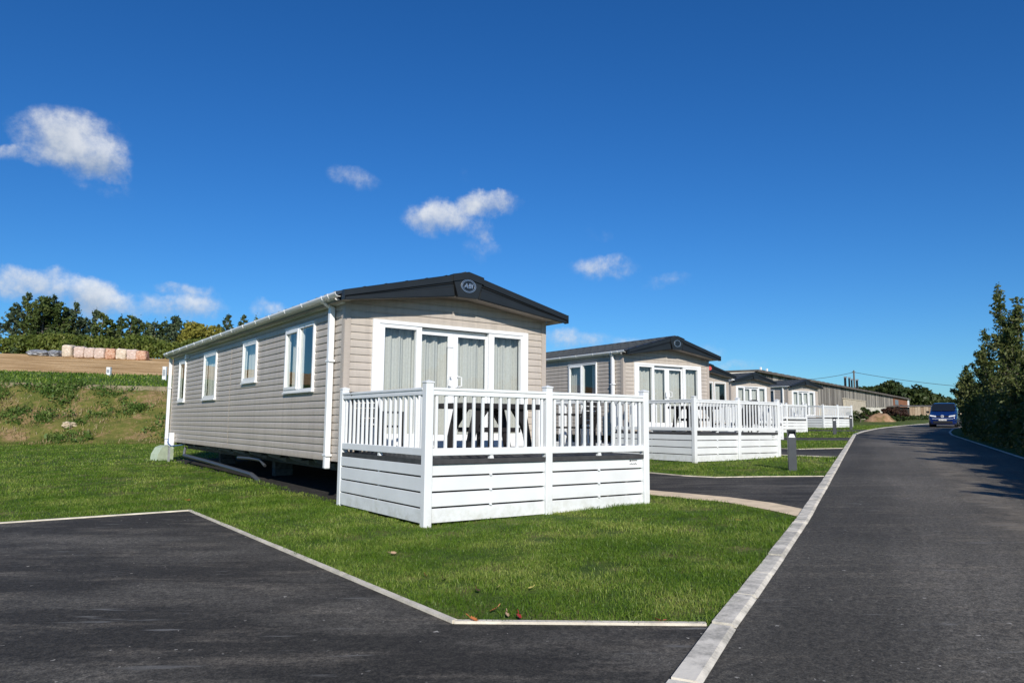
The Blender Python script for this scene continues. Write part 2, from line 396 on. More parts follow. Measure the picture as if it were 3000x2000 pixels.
KL = [(-30, -15.1), (-6, -2.05), (3.175, 2.937), (4.21, 3.50), (6.60, 4.75), (9.44, 6.26), (15.3, 9.46), (20.4, 12.25), (30, 17.5), (40.66, 23.33), (43.0, 24.46), (46.4, 26.03), (53.7, 29.05), (58.7, 30.76), (63.9, 32.4), (73.7, 34.9), (92, 38.3), (125, 43)]
def normals(pl):
    out = []
    for i in range(len(pl)):
        a = Vector(pl[max(i-1, 0)]); c = Vector(pl[min(i+1, len(pl)-1)]); d = (c-a).normalized(); out.append(Vector((d.y, -d.x)))
    return out
KN = normals(KL)
def koff(w): return [(p[0]+n.x*w, p[1]+n.y*w) for p, n in zip(KL, KN)]
RW = [4.65]*len(KL)
def strip(name, A, Bp, oa, ob, m, label, cat):
    b = MB()
    for i in range(len(A)-1):
        q = [(A[i], oa), (A[i+1], oa), (Bp[i+1], ob), (Bp[i], ob)]
        b.face([(p[0], p[1], P0(*p)+o) for p, o in q])
    o = b.build(name, m); return tag(o, label, cat, kind='structure')
strip('road', koff(.14), koff(4.9), .004, .004, ROAD, 'dark asphalt road curving uphill past the caravans', 'road')

def kerb(name, w0, w1, top, low, m, label, L0=-20., step=.915):
    """kerb stones laid end to end along the road edge; one structure"""
    b = MB(); A = koff(w0); B = koff(w1)
    for i in range(1, len(A)-1):
        a0, a1, b0, b1 = (Vector(q) for q in (A[i], A[i+1], B[i], B[i+1]))
        n = max(1, int(round((a1-a0).length/step)))
        for k in range(n):
            g = .009/step
            t0, t1 = k/n+g/n*2, (k+1)/n-g/n*2
            jit = random.uniform(-.006, .005); lat = random.uniform(-.006, .006)
            p = [a0.lerp(a1, t0), a0.lerp(a1, t1), b0.lerp(b1, t1), b0.lerp(b1, t0)]
            nv = (p[3]-p[0]).normalized()*lat; p = [p[0]+nv, p[1]+nv*random.uniform(-.5, 1), p[2]+nv*random.uniform(-.5, 1), p[3]+nv]
            zz = [P0(q.x, q.y) for q in p]
            ins = .80
            m0 = [p[0].lerp(p[3], ins), p[1].lerp(p[2], ins)]
            top4 = [(p[0].x, p[0].y, zz[0]+top+jit), (p[1].x, p[1].y, zz[1]+top+jit), (m0[1].x, m0[1].y, zz[1]+top+jit), (m0[0].x, m0[0].y, zz[0]+top+jit)]
            b.face(top4)
            lowp = [(p[3].x, p[3].y, zz[3]+low), (p[2].x, p[2].y, zz[2]+low)]
            b.face([top4[3], top4[2], lowp[1], lowp[0]])
            bot = [(q.x, q.y, z-.08) for q, z in zip(p, zz)]
            b.face([bot[0], bot[1], top4[1], top4[0]])
            b.face([bot[0], top4[0], top4[3], lowp[0], bot[3]]); b.face([bot[1], top4[1], top4[2], lowp[1], bot[2]])
            b.face([bot[3], bot[2], lowp[1], lowp[0]])
    o = b.build(name, m); return tag(o, label, 'kerb', kind='structure')
kerb('kerb', 0., .165, .030, .006, KERB, 'pale concrete kerb between the lawns and the road')
A = koff(4.86); B = koff(4.98)
strip('verge_edging', A, B, .03, .034, KERB, 'thin concrete edging between road and shaded hedge', 'edging')

PADS = {
 'parking_bay': [(-9, 13.1), (.27, 12.309), (2.607, 12.091), (2.786, 4.612), (4.202, 3.504), (3.175, 2.937), (-6, -2.05), (-9, -3.7)],
 'driveway_a': [(10.18, 9.84), (10.305, 9.10), (10.43, 8.25), (10.354, 7.34), (10.066, 6.584), (15.303, 9.46), (14.2, 10.184), (13.158, 10.748), (12.92, 11.484), (12.895, 12.45), (12.95, 27), (9.9, 27)],
 'driveway_b': [(21.234, 14.03), (21.40, 12.85), (26.51, 15.60), (24.63, 16.26), (24.7, 31), (21.2, 31)],
 'driveway_c': [(31.2, 21.2), (32.62, 18.95), (36.47, 21.05), (34.43, 22.71), (34.5, 37), (31.2, 37)],
 'driveway_d': [(45.2, 27.2), (46.9, 26.25), (51.0, 28.0), (48.6, 28.8), (48.6, 42), (45.2, 42)],
}
sheet('driveway', PADS['parking_bay'], .004, PAD, 'wide dark asphalt parking bay in front of the nearest caravan', 'parking bay')
sheet('driveway', PADS['driveway_a'], .004, PAD, 'asphalt drive between the two nearest caravans, beside the sandy path', 'driveway')
sheet('driveway', PADS['driveway_b'], .004, PAD, 'asphalt drive past the second caravan behind the nearest bollard', 'driveway')
sheet('driveway', PADS['driveway_c'], .004, PAD, 'narrow asphalt drive in front of the fourth caravan', 'driveway')
sheet('driveway', PADS['driveway_d'], .004, PAD, 'far asphalt drive by the last caravan where the road bends', 'driveway')
PATH = [(10.18, 9.84), (10.305, 9.10), (10.43, 8.25), (10.354, 7.34), (10.066, 6.584), (9.32, 6.20), (9.567, 6.787), (9.81, 7.763), (9.708, 8.579), (9.62, 9.295), (9.35, 11.2), (9.35, 27), (9.9, 27)]
sheet('path', PATH, .008, SANDPATH, 'sandy gravel path along the edge of the drive', 'path')
HARD = ground_mat('shaded_gravel', [(.3, (.03, .029, .027)), (.7, (.06, .057, .052))], 3)  # gravel colour darkened to carry the shade under the caravans
for k_, (x_, y_, w_) in enumerate(((4.75, 11.35, 4.15), (16.9, 17.3, 4.1), (29.4, 26.3, 4), (40.6, 31.5, 4), (53.1, 35.8, 4))):
    sheet('shaded_hardstanding', [(x_, y_), (x_+w_, y_), (x_+w_+(.3 if k_ else 0), y_+13.8), (x_+(.3 if k_ else 0), y_+13.8)], .003, HARD, 'gravel bed under the caravan, darkened to stand for the shade there', 'gravel bed')
def edging(pl, w=.045, name='path_edging', label='thin pale edging strip between lawn and asphalt bay'):
    b = MB()
    for i in range(len(pl)-1):
        a, c = Vector(pl[i]), Vector(pl[i+1]); d = (c-a).normalized(); n = Vector((-d.y, d.x))*w/2; k = max(1, int((c-a).length/1.5))
        for q in range(k):
            s, e = a.lerp(c, q/k), a.lerp(c, (q+1)/k); j = random.uniform(-.004, .006)
            pts = [(s-n), (e-n), (e+n), (s+n)]
            top = [(p.x, p.y, P0(p.x, p.y)+.022+j) for p in pts]; bot = [(p.x, p.y, P0(p.x, p.y)-.05) for p in pts]
            b.face(top)
            for u in range(4): b.face([bot[u], bot[(u+1) % 4], top[(u+1) % 4], top[u]])
    return tag(b.build(name, KERBLINE), label, 'edging', kind='structure')
edging([(-9, 13.12), (.27, 12.33), (2.63, 12.11), (2.81, 4.625), (4.19, 3.535)])
edging([(12.92, 14.5), (12.92, 11.47), (13.16, 10.76), (14.2, 10.20), (15.25, 9.47)], .03, label='thin edging between the drive and the lawn of the second caravan')
edging([(21.2, 16), (21.25, 14.03), (21.43, 12.9)], .06, label='short pale edging at the mouth of the second drive')
edging([(24.63, 18), (24.63, 16.27), (26.45, 15.62)], .04, label='thin edging on the far side of the second drive')

def gpt(u, v):   # picture ray met with the ground plane, computed once here to place leaves on the lawn
    M = CAMM; d = M @ Vector(((u-1500)/2156.985, (v-1000)/2156.985, 1)); a = -.0207*4.7-.0065*8.5-1.3464
    t = a/(d.z-.0207*d.x-.0065*d.y); return d.x*t, d.y*t
def axes():
    v1 = Vector((3050, 264, 2156.985)).normalized(); v2 = Vector((-1545, 226, 2156.985)); v2 = (v2-v1*v1.dot(v2)).normalized(); v3 = v1.cross(v2)
    return Matrix((v1, v2, v3))
CAMM = axes()
LV = [(1246, 1695, 'orange', 'small upright orange leaf in the middle left of the lawn'), (1300, 1706, 'brown', 'dark brown leaf right of the upright orange leaf'), (1398, 1739, 'brown', 'dull brown leaf left of the pair of yellow leaves'), (1459, 1730, 'yellow', 'narrow pale yellow leaf, left of the yellow pair'),
      (1555, 1732, 'yellow', 'broad pale yellow leaf, right of the yellow pair'), (1447, 1798, 'orange', 'orange-red leaf near the front edging of the lawn'), (1520, 1817, 'red', 'bright red leaf lying against the front edging'), (1386, 1826, 'orange', 'tiny orange leaf on the pale edging'),
      (1152, 1628, 'tan', 'tan leaf upper left on the lawn in front of the deck'), (1929, 1828, 'red', 'red leaf at the right end of the front edging'), (552, 1470, 'orange', 'orange leaf on the grass by the corner of the parking bay'), (2162, 1530, 'yellow', 'yellow leaf on the lawn below the sandy path'), (2162, 1394, 'orange', 'orange leaf at the edge of the second lawn by the drive'), (1485, 1812, 'tan', 'curled tan leaf between the orange and the red leaf')]
LEAFPTS = [gpt(u, v) for u, v, _, _ in LV]

# ------------------------------------------------------------------ grass
def in_poly(x, y, poly):
    c = np.zeros(len(x), bool); n = len(poly)
    for i in range(n):
        x0, y0 = poly[i]; x1, y1 = poly[(i+1) % n]
        k = ((y0 > y) != (y1 > y)) & (x < (x1-x0)*(y-y0)/(y1-y0+1e-12)+x0); c ^= k
    return c
def grow(pol): # widen a bay a little so that blades do not stand on the edging
    c = np.mean(np.array(pol), 0); return [tuple(np.array(p)+(np.array(p)-c)/np.linalg.norm(np.array(p)-c)*.03) for p in pol]
NOGRASS = [grow(p) for p in PADS.values()] + [PATH, [(4.9, 11.6), (8.8, 11.6), (8.8, 25.0), (4.9, 25.0)], [(4.7, 8.55), (8.8, 8.55), (8.8, 11.6), (4.7, 11.6)],
           [(16.4, 14.1), (20.3, 14.1), (20.6, 30), (17.0, 30)]]
def kerb_left(x): return np.interp(x, [p[0] for p in KL], [p[1] for p in KL])
def scatter(x0, x1, y0, y1, dens, dmin, dmax):
    n = int((x1-x0)*(y1-y0)*dens); x = rng.uniform(x0, x1, n); y = rng.uniform(y0, y1, n)
    D = FX*x+FY*y; L = FY*x-FX*y
    k = (D >= dmin) & (D < dmax) & (y > kerb_left(x)-.008) & (D > foot(L)*0-5) & (D-foot(L) < .6) & (np.abs(L) < D*.85+2)
    for p in NOGRASS: k &= ~in_poly(x, y, p)
    x, y = x[k], y[k]; k = np.ones(len(x), bool)
    for lx, ly in LEAFPTS: k &= np.hypot((x-lx)+.02, (y-ly)+.03) > .055
    x, y = x[k], y[k]; th = np.array([mnoise.fractal(Vector((a*1.4, b*1.4, 11)), 1., 2., 3) for a, b in zip(x, y)])
    k = rng.random(len(x)) < np.clip(.80+1.1*th, .12, 1); return x[k], y[k]
def blades(x, y, hmin, hmax, w, V, F3, F4, n0, lean=1.25):
    n = len(x); z = terrain_z(x, y)-.005
    lum = np.array([mnoise.noise(Vector((a*.7, b*.7, 0)))*.6+mnoise.noise(Vector((a*3.1, b*3.1, 4)))*.7 for a, b in zip(x, y)])
    h = rng.uniform(hmin, hmax, n)*np.clip(1+.8*lum, .3, 1.9)
    a = rng.uniform(0, 2*np.pi, n); ca, sa = np.cos(a), np.sin(a)
    ln = rng.uniform(.1, lean, n)**1.2*h*1.6; la = rng.uniform(0, 2*np.pi, n); dx, dy = np.cos(la)*ln, np.sin(la)*ln
    ww = w*rng.uniform(.6, 1.3, n)/2
    v = np.empty((n, 5, 3))
    v[:, 0] = np.stack([x-ca*ww, y-sa*ww, z], 1); v[:, 1] = np.stack([x+ca*ww, y+sa*ww, z], 1)
    v[:, 2] = np.stack([x+ca*ww*.75+dx*.32, y+sa*ww*.75+dy*.32, z+h*.66], 1); v[:, 3] = np.stack([x-ca*ww*.75+dx*.32, y-sa*ww*.75+dy*.32, z+h*.66], 1)
    v[:, 4] = np.stack([x+dx, y+dy, z+h*(1-.25*np.clip(ln/h-.5, 0, 1))], 1)
    b = n0+np.arange(n)*5
    V.append(v.reshape(-1, 3)); F4.append(np.stack([b, b+1, b+2, b+3], 1)); F3.append(np.stack([b+3, b+2, b+4], 1))
    return n0+n*5
def build_grass():
    V, F3, F4, n0 = [], [], [], 0
    for (x0, x1, y0, y1, dens, dmin, dmax, hmin, hmax, w) in (
        (2, 11, 2.5, 14, 7000, 0, 9, .018, .052, .0045),
        (-4, 16, 4, 20, 2900, 9, 13.5, .022, .056, .0060),
        (-12, 24, 6, 28, 800, 13.5, 21, .028, .064, .009),
        (-24, 40, 8, 50, 260, 21, 37, .035, .075, .017),
        (20, 66, 14, 40, 70, 37, 66, .05, .09, .035)):
        x, y = scatter(x0, x1, y0, y1, dens, dmin, dmax)
        n0 = blades(x, y, hmin, hmax, w, V, F3, F4, n0)
    o = np_mesh('lawn_grass', np.concatenate(V), F4+F3, GRASS)
    tag(o, 'short bright green grass covering the lawns round the caravans', 'grass', kind='stuff')
build_grass()

# ------------------------------------------------------------------ foliage builders
def quads(c, size, nrm=None, aspect=1.6):
    """n leaf quads round centres c; size array"""
    n = len(c); d = rng.normal(size=(n, 3)); d /= np.linalg.norm(d, axis=1)[:, None]
    e = rng.normal(size=(n, 3)); e -= d*(d*e).sum(1)[:, None]; e /= np.linalg.norm(e, axis=1)[:, None]
    s = np.asarray(size).reshape(-1, 1)
    a = d*s*aspect/2; b = e*s/2
    f = np.cross(d, e)*s*.18
    v = np.stack([c-a, c-b*.9+f, c+a, c+b*.9+f], 1)   # kite shaped leaf with a slight fold
    return v.reshape(-1, 3)
def leaf_obj(name, C, size, m, parent):
    V = quads(C, size); n = len(C); b = np.arange(n)*4
    return np_mesh(name, V, [np.stack([b, b+1, b+2, b+3], 1)], m, parent)
def clump(c, r, n, flat=1., shell=.45):
    p = rng.normal(size=(n, 3)); p /= np.linalg.norm(p, axis=1)[:, None]
    p *= (shell+(1-shell)*rng.random(n)**.6)[:, None]; p[:, 2] *= flat
    return np.asarray(c)+p*np.asarray(r)

def conifer(x, y, h, r, label, group, m=CONIF, lean=0., dens=1., base=.12, seed=0):
    rs = np.random.default_rng(100+seed); z0 = float(terrain_z(x, y))-.15
    root = thing('pine_tree', (x, y, z0), label=label, cat='tree', group=group)
    tr = MB(); top = Vector((lean*h, lean*h*.3, h)); segs = [Vector((0, 0, 0)).lerp(top, t)+Vector((rs.uniform(-.05, .05)*h*.3, rs.uniform(-.05, .05)*h*.3, 0))*(0 < t < 1) for t in np.linspace(0, 1, 6)]
    tr.tube(segs, [h*.018*(1-t*.9)+.012 for t in np.linspace(0, 1, 6)], 6)
    C, Z = [], []
    nb = int(h*5.5*dens)+8
    for i in range(nb):
        t = base+(1-base)*((i+rs.random())/nb)**.9; p = Vector((0, 0, 0)).lerp(top, t)
        L = r*(1-t)**.75*rs.uniform(.35, 1.35)+.22; a = rs.uniform(0, 2*np.pi); up = rs.uniform(.05, .75)
        d = Vector((math.cos(a), math.sin(a), up)).normalized(); mid = p+d*L*.55; e = p+d*L; e.z += L*.28
        tr.tube([p, mid, e], [.030, .018, .006], 4)
        k = int(10+L*17*dens); ts = .25+.75*rs.random(k)**.8
        q = np.array(p)[None]+np.outer(np.minimum(ts/.55, 1), np.array(mid-p))*0; 
        q = np.where((ts < .55)[:, None], np.array(p)+np.outer(ts/.55, np.array(mid-p)), np.array(mid)+np.outer((ts-.55)/.45, np.array(e-mid)))
        q += rs.normal(size=(k, 3))*(.07+.10*L*(1.05-ts))[:, None]*np.array([1, 1, .75]); C.append(q)
        for _ in range(int(2+L*2.2)):                       # side twigs carrying tufts
            w = .35+.6*rs.random(); b0 = np.array(p.lerp(e, w)); dd = rs.normal(size=3)*np.array([1, 1, .6])+np.array([d.x, d.y, .5])*.6; dd /= np.linalg.norm(dd); l2 = L*rs.uniform(.15, .38)
            n2 = 9; C.append(b0+np.outer(rs.random(n2)**.6*l2, dd)+rs.normal(size=(n2, 3))*.06)
    C.append(np.array(top)+rs.normal(size=(14, 3))*np.array([.07, .07, .28])-np.array([0, 0, .1]))
    C = np.concatenate(C); tr.build('trunk', BARK, root)
    leaf_obj('crown', C, rs.uniform(.10, .24, len(C)), m, root); return root

def broad_tree(name, x, y, h, rx, ry, label, group, m, nclump=26, leaves=5000, size=(.12, .3), z0=None, trunk=True, low=.12, seed=0, cat='tree', zoff=0, crown='crown'):
    rs = np.random.default_rng(500+seed); zb = float(terrain_z(x, y)) if z0 is None else z0
    root = thing(name, (x, y, zb+zoff), label=label, cat=cat, group=group)
    C = []; tr = MB(); hub = Vector((0, 0, h*.35))
    if trunk: tr.tube([(0, 0, -.2), (0.04*h, 0, h*.2), (0, .03*h, h*.4)], [h*.035, h*.028, h*.02], 7)
    for i in range(nclump):
        u = rs.normal(size=3); u /= np.linalg.norm(u); rad = rs.uniform(.35, .82)
        c = np.array([u[0]*rx*rad, u[1]*ry*rad, h*(low+.5*(1-low))+u[2]*h*(1-low)*.5*rad])
        s = rs.uniform(.22, .42)*min(rx, ry, h*.5)
        C.append(clump(c, (s*1.15, s*1.15, s), max(8, int(leaves/nclump*rs.uniform(.6, 1.4))), .8))
        if trunk and i % 2 == 0: tr.tube([hub, hub.lerp(Vector(c), .5)+Vector((0, 0, .06*h)), Vector(c)], [h*.014, h*.009, h*.004], 5)
    if trunk: tr.build('trunk', BARK, root)
    C = np.concatenate(C); leaf_obj(crown, C, rs.uniform(size[0], size[1], len(C)), m, root); return root

# ------------------------------------------------------------------ static caravans
def clad(b, fn, a0, a1, z0, z1, holes, pitch=.125, clip=None, m=0):
    nrow = int(math.ceil((z1-z0)/pitch-1e-6))
    for i in range(nrow):
        zb, zt = z0+i*pitch, min(z1, z0+(i+1)*pitch)
        cuts = sorted({zb, zt} | {zb+q*pitch for q in (.05, .50, .72, .83, .89) if zb+q*pitch < zt} | {q for h in holes for q in (h[2], h[3]) if zb < q < zt} | ({clip[0]} if clip and zb < clip[0] < zt else set()))
        out = lambda z: float(np.interp((z-zb)/pitch, [0, .05, .50, .72, .83, .89, 1.], [.0155, .0185, .0178, .0145, .0080, .0015, .0008]))
        for c0, c1 in zip(cuts[:-1], cuts[1:]):
            zm = (c0+c1)/2
            lo0 = lo1 = a0; hi0 = hi1 = a1
            if clip and zm > clip[0]:
                lo0, hi0 = clip[1](c0); lo1, hi1 = clip[1](c1)
                if hi0-lo0 < .02: continue
            spans = [(None, None)]
            hs = sorted([h for h in holes if h[2] < zm < h[3]])
            edges = [None]
            segs = []; cur = None
            for h in hs: segs.append((cur, h[0])); cur = h[1]
            segs.append((cur, None))
            for s, e in segs:
                p0 = lo0 if s is None else s; p1 = lo1 if s is None else s; q0 = hi0 if e is None else e; q1 = hi1 if e is None else e
                if q0-p0 < 1e-4: continue
                o0, o1 = out(c0), out(c1)
                b.face([fn(p0, c0, o0), fn(q0, c0, o0), fn(q1, c1, o1), fn(p1, c1, o1)], m)
                if c0 == zb: b.face([fn(p0, zb, .0008), fn(q0, zb, .0008), fn(q0, zb, .0155), fn(p0, zb, .0155)], m)

def curtain(b, fn, a0, a1, z0, z1, depth=.14, amp=.028, wl=.17, ph=0.):
    n = max(8, int((a1-a0)/.018)); pts = []
    for i in range(n+1):
        a = a0+(a1-a0)*i/n
        w = amp*(math.sin(2*math.pi*a/wl+ph)+.45*math.sin(2*math.pi*a/(wl*.43)+1.3*ph+a*3)); pts.append((a, depth+w))
    zz = np.linspace(z0, z1, 5)
    for i in range(n):
        for k in range(4):
            f = lambda q, z: fn(q[0], z, -(q[1]))
            b.face([f(pts[i], zz[k]), f(pts[i+1], zz[k]), f(pts[i+1], zz[k+1]), f(pts[i], zz[k+1])])

def rect_frame(b, fn, a0, a1, z0, z1, w, o0, o1, m=0):
    def bx(p0, p1, q0, q1):
        P = [fn(a, z, o) for a, z, o in ((p0,q0,o0),(p1,q0,o0),(p1,q1,o0),(p0,q1,o0),(p0,q0,o1),(p1,q0,o1),(p1,q1,o1),(p0,q1,o1))]
        n = len(b.v); b.v += P
        for q in ((0,3,2,1),(4,5,6,7),(0,1,5,4),(1,2,6,5),(2,3,7,6),(3,0,4,7)): b.f.append(tuple(n+i for i in q)); b.m.append(m)
    bx(a0, a0+w, z0, z1); bx(a1-w, a1, z0, z1); bx(a0+w, a1-w, z0, z0+w); bx(a0+w, a1-w, z1-w, z1)
def slab(b, fn, a0, a1, z0, z1, o0, o1, m=0):
    P = [fn(a, z, o) for a, z, o in ((a0,z0,o0),(a1,z0,o0),(a1,z1,o0),(a0,z1,o0),(a0,z0,o1),(a1,z0,o1),(a1,z1,o1),(a0,z1,o1))]
    n = len(b.v); b.v += P
    for q in ((0,3,2,1),(4,5,6,7),(0,1,5,4),(1,2,6,5),(2,3,7,6),(3,0,4,7)): b.f.append(tuple(n+i for i in q)); b.m.append(m)
def pane(parent, fn, a0, a1, z0, z1, o):
    b = MB(); b.face([fn(a0, z0, o), fn(a1, z0, o), fn(a1, z1, o), fn(a0, z1, o)]); return b.build('pane', GLASS, parent)

WINS = [(1.30, 2.84, 1.90, 3.12), (4.75, 5.80, 2.20, 3.12), (8.19, 9.50, 1.90, 3.12), (11.78, 12.60, 1.90, 3.12)]
def make_caravan(loc, rz, W, ov, label, front='doors', badge=None, group='static caravans along the road', detail=True):
    root = thing('static_caravan', loc, rz, label=label, cat='caravan', group=group)
    LEN = 13.65; ZB = .71; ZE = 3.42; cx = W/2; zr = 3.98
    fl = lambda a, z, o: (-o, a, z)                       # left wall
    fr = lambda a, z, o: (W+o, a, z)
    ff = lambda a, z, o: (a, -o, z)                       # front wall
    fb = lambda a, z, o: (a, LEN+o, z)
    sl = (zr-ZE)/(cx+ov)
    roofz = lambda x: zr-abs(x-cx)*sl
    clipf = (roofz(0)-.03, lambda z: (max(0, cx-(zr-.03-z)/sl), min(W, cx+(zr-.03-z)/sl)))
    ds = W/4.17; dc = cx+.03
    dx = lambda v: dc+(v-2.137)*ds
    if front == 'doors': holes = [(dx(.56), dx(3.70), .93, 3.06)]
    else: holes = [(W-2.07, W-1.28, .95, 2.98), (W-1.10, W-.26, .95, 2.98)]
    b = MB()
    clad(b, fl, .0, LEN, ZB, ZE-.04, WINS); clad(b, fr, 0, LEN, ZB, ZE-.04, [])
    clad(b, ff, 0, W, ZB, zr-.03, holes, clip=clipf); clad(b, fb, 0, W, ZB, zr-.03, [], clip=clipf)
    wall = b.build('wall', CLAD, root)
    t = MB()
    for fnx, s0 in ((ff, 0),):
        slab(t, ff, -.022, .085, ZB-.01, roofz(0)-.02, .004, .030); slab(t, ff, W-.085, W+.022, ZB-.01, roofz(0)-.02, .004, .030)
    slab(t, fl, -.004, .10, ZB-.01, ZE-.05, .004, .024); slab(t, fl, LEN-.10, LEN, ZB-.01, ZE-.05, .004, .024)
    slab(t, fr, -.004, .10, ZB-.01, ZE-.05, .004, .024)
    slab(t, fl, .10, LEN-.1, ZB-.012, ZB+.03, .012, .026)
    # joint strip half way along
    slab(t, fl, 6.85, 6.89, ZB+.03, ZE-.08, .0185, .0215)
    t.build('corner_trim', TRIM, root)
    f = MB(); f.box(.05, W-.05, .05, LEN-.05, ZB+.02, ZB+.08); f.box(.02, W-.02, 3.6, 3.65, ZB+.08, ZE); f.build('floor', INTERIOR, root)
    # roof with pressed tile ribs
    r = MB(); y0, y1 = -.40, LEN+.15
    for s in (-1, 1):
        ex = cx+s*(cx+ov)
        for yy0, yy1 in ((y0, y1),):
            r.face([(cx, yy0, zr+.03), (cx, yy1, zr+.03), (ex, yy1, ZE+.03), (ex, yy0, ZE+.03)])
            r.face([(cx, yy0, zr-.02), (ex, yy0, ZE-.02), (ex, yy1, ZE-.02), (cx, yy1, zr-.02)])
            r.face([(ex, yy0, ZE-.02), (ex, yy0, ZE+.03), (ex, yy1, ZE+.03), (ex, yy1, ZE-.02)])
        n = int((y1-y0)/.40)
        for i in range(1, n):
            yy = y0+i*(y1-y0)/n; w = .022
            pts = [(cx, yy-w, zr+.031), (cx, yy, zr+.058), (cx, yy+w, zr+.031)]; pe = [(ex, yy-w, ZE+.031), (ex, yy, ZE+.058), (ex, yy+w, ZE+.031)]
            r.face([pts[0], pts[1], pe[1], pe[0]]); r.face([pts[1], pts[2], pe[2], pe[1]]); r.face(pe); r.face([(cx, yy-w-.11, zr+.0325), (cx, yy-w, zr+.0325), (ex, yy-w, ZE+.0325), (ex, yy-w-.11, ZE+.0325)], 1)  # flat dark strip beside each rib paints in its shade line
        for q in range(1, 6):                             # courses
            xx = cx+(ex-cx)*q/6; zz = zr+(ZE-zr)*q/6+.0335
            r.face([(xx-s*.05, y0+.05, zz+.009), (xx-s*.05, y1, zz+.009), (xx, y1, zz+.010), (xx, y0+.05, zz+.010)])
            r.face([(xx, y0+.05, zz+.010), (xx, y1, zz+.010), (xx, y1, zz-.004), (xx, y0+.05, zz-.004)])
    r.prism([(cx-.13, zr+.012), (cx, zr+.055), (cx+.13, zr+.012)], lambda x, z, d: (x, d, z), y0+.02, y1)
    r.face([(-ov, y1, ZE-.02), (cx, y1, zr-.02), (W+ov, y1, ZE-.02), (W+ov, y1, ZE+.03), (cx, y1, zr+.03), (-ov, y1, ZE+.03)])
    r.build('roof', [ROOFM, ANTHRA2], root)
    # front barge board
    fa = MB(); H = cx+ov; pxz = lambda x, z, y: (cx+x, y, z)
    tz = lambda x: 3.995-.555*abs(x)/H                       # top edge
    bz = lambda x: 3.555-.27*max(0, abs(x)-.21)/(H-.21)    # bottom edge
    for s in (-1, 1):
        fa.prism([(s*.29, tz(.29)-.06), (s*H, tz(H)-.06), (s*H, bz(H)), (s*.25, bz(.25))], pxz, -.40, -.435)          # main panel
        fa.prism([(s*.29, tz(.29)), (s*H, tz(H)), (s*H, tz(H)-.095), (s*.29, tz(.29)-.115)], pxz, -.40, -.475)         # top moulding
        fa.prism([(s*.30, tz(.30)-.205), (s*(H-.02), tz(H)-.112), (s*(H-.02), bz(H)+.004), (s*.265, bz(.265)+.012)], pxz, -.436, -.452)   # raised lower board
        fa.prism([(s*H, tz(H)+.005), (s*(H+.012), tz(H)), (s*(H+.012), bz(H)), (s*H, bz(H))], pxz, -.36, -.478)
    fa.prism([(-.32, tz(.32)+.022), (0, tz(0)+.016), (.32, tz(.32)+.022), (.32, tz(.32)-.105), (0, tz(0)-.115), (-.32, tz(.32)-.105)], pxz, -.36, -.50)
    fa.prism([(-.30, tz(.3)-.10), (0, tz(0)-.10), (.30, tz(.3)-.10), (.21, 3.55), (-.21, 3.55)], pxz, -.40, -.478)
    fas = fa.build('fascia', ANTHRA, root)
    g = MB()
    for s in (-1, 1):
        g.prism([(s*.29, tz(.29)-.116), (s*(H-.01), tz(H)-.096), (s*(H-.01), tz(H)-.108), (s*.29, tz(.29)-.150)], pxz, -.436, -.4545)
        g.prism([(s*.29, tz(.29)-.196), (s*(H-.02), tz(H)-.106), (s*(H-.02), tz(H)-.113), (s*.29, tz(.29)-.206)], pxz, -.436, -.4535)
    g.prism([(-.303, tz(.3)-.08), (-.296, tz(.3)-.08), (-.207, 3.552), (-.214, 3.552)], pxz, -.436, -.480)
    g.prism([(.303, tz(.3)-.08), (.296, tz(.3)-.08), (.207, 3.552), (.214, 3.552)], pxz, -.436, -.480)
    g.build('groove', ANTHRA2, fas)
    so = MB()
    for s in (-1, 1):
        q = [(cx+s*.0, 3.57), (cx+s*.21, 3.57), (cx+s*H*.985, bz(H)+.015)]
        for i in range(2): so.face([(q[i][0], -.40, q[i][1]), (q[i+1][0], -.40, q[i+1][1]), (q[i+1][0], -.002, q[i+1][1]+.02), (q[i][0], -.002, q[i][1]+.02)])
        so.face([(cx+s*H*.985, -.40, bz(H)+.016), (cx+s*cx, -.40, bz(H)+.034), (cx+s*cx, LEN, bz(H)+.034), (cx+s*H*.985, LEN, bz(H)+.016)])
    so.build('soffit', TRIM, root)
    if badge:
        bb = MB(); N = 40; a_, b_ = .155, .118; zc = 3.755
        el = lambda k, s=1.: (s*a_*math.cos(2*math.pi*k/N), zc+s*b_*math.sin(2*math.pi*k/N))
        bb.prism([el(k, .9) for k in range(N)], pxz, -.478, -.486)
        bd = bb.build('badge', BADGE_DK if badge != 'red' else REDBADGE, root)
        if badge != 'red':
            rg = MB()
            for s0, s1 in ((1., .93), (.84, .79)):
                for k in range(N):
                    p = [el(k, s0), el(k+1, s0), el(k+1, s1), el(k, s1)]
                    rg.prism(p, pxz, -.479, -.4905)
            rg.build('badge_ring', CHROME, bd)
            if badge == 'text':
                cu = bpy.data.curves.new('lettering', 'FONT'); cu.body = 'ABI'; cu.size = .118; cu.extrude = .003; cu.shear = .22; cu.offset = .0015
                cu.align_x = 'CENTER'; cu.align_y = 'CENTER'; cu.space_character = 1.05; cu.materials.append(CHROME)
                tmp = bpy.data.objects.new('tmp', cu); COL.objects.link(tmp); me = bpy.data.meshes.new_from_object(tmp.evaluated_get(bpy.context.evaluated_depsgraph_get()))
                bpy.data.objects.remove(tmp); me.materials.clear(); me.materials.append(CHROME)
                o = link('lettering', me, bd); o.location = (cx-.005, -.489, zc-.002); o.rotation_euler = (math.pi/2, 0, 0)
    # gutter, brackets, downpipes on the left
    gu = MB(); gx = -ov-.045
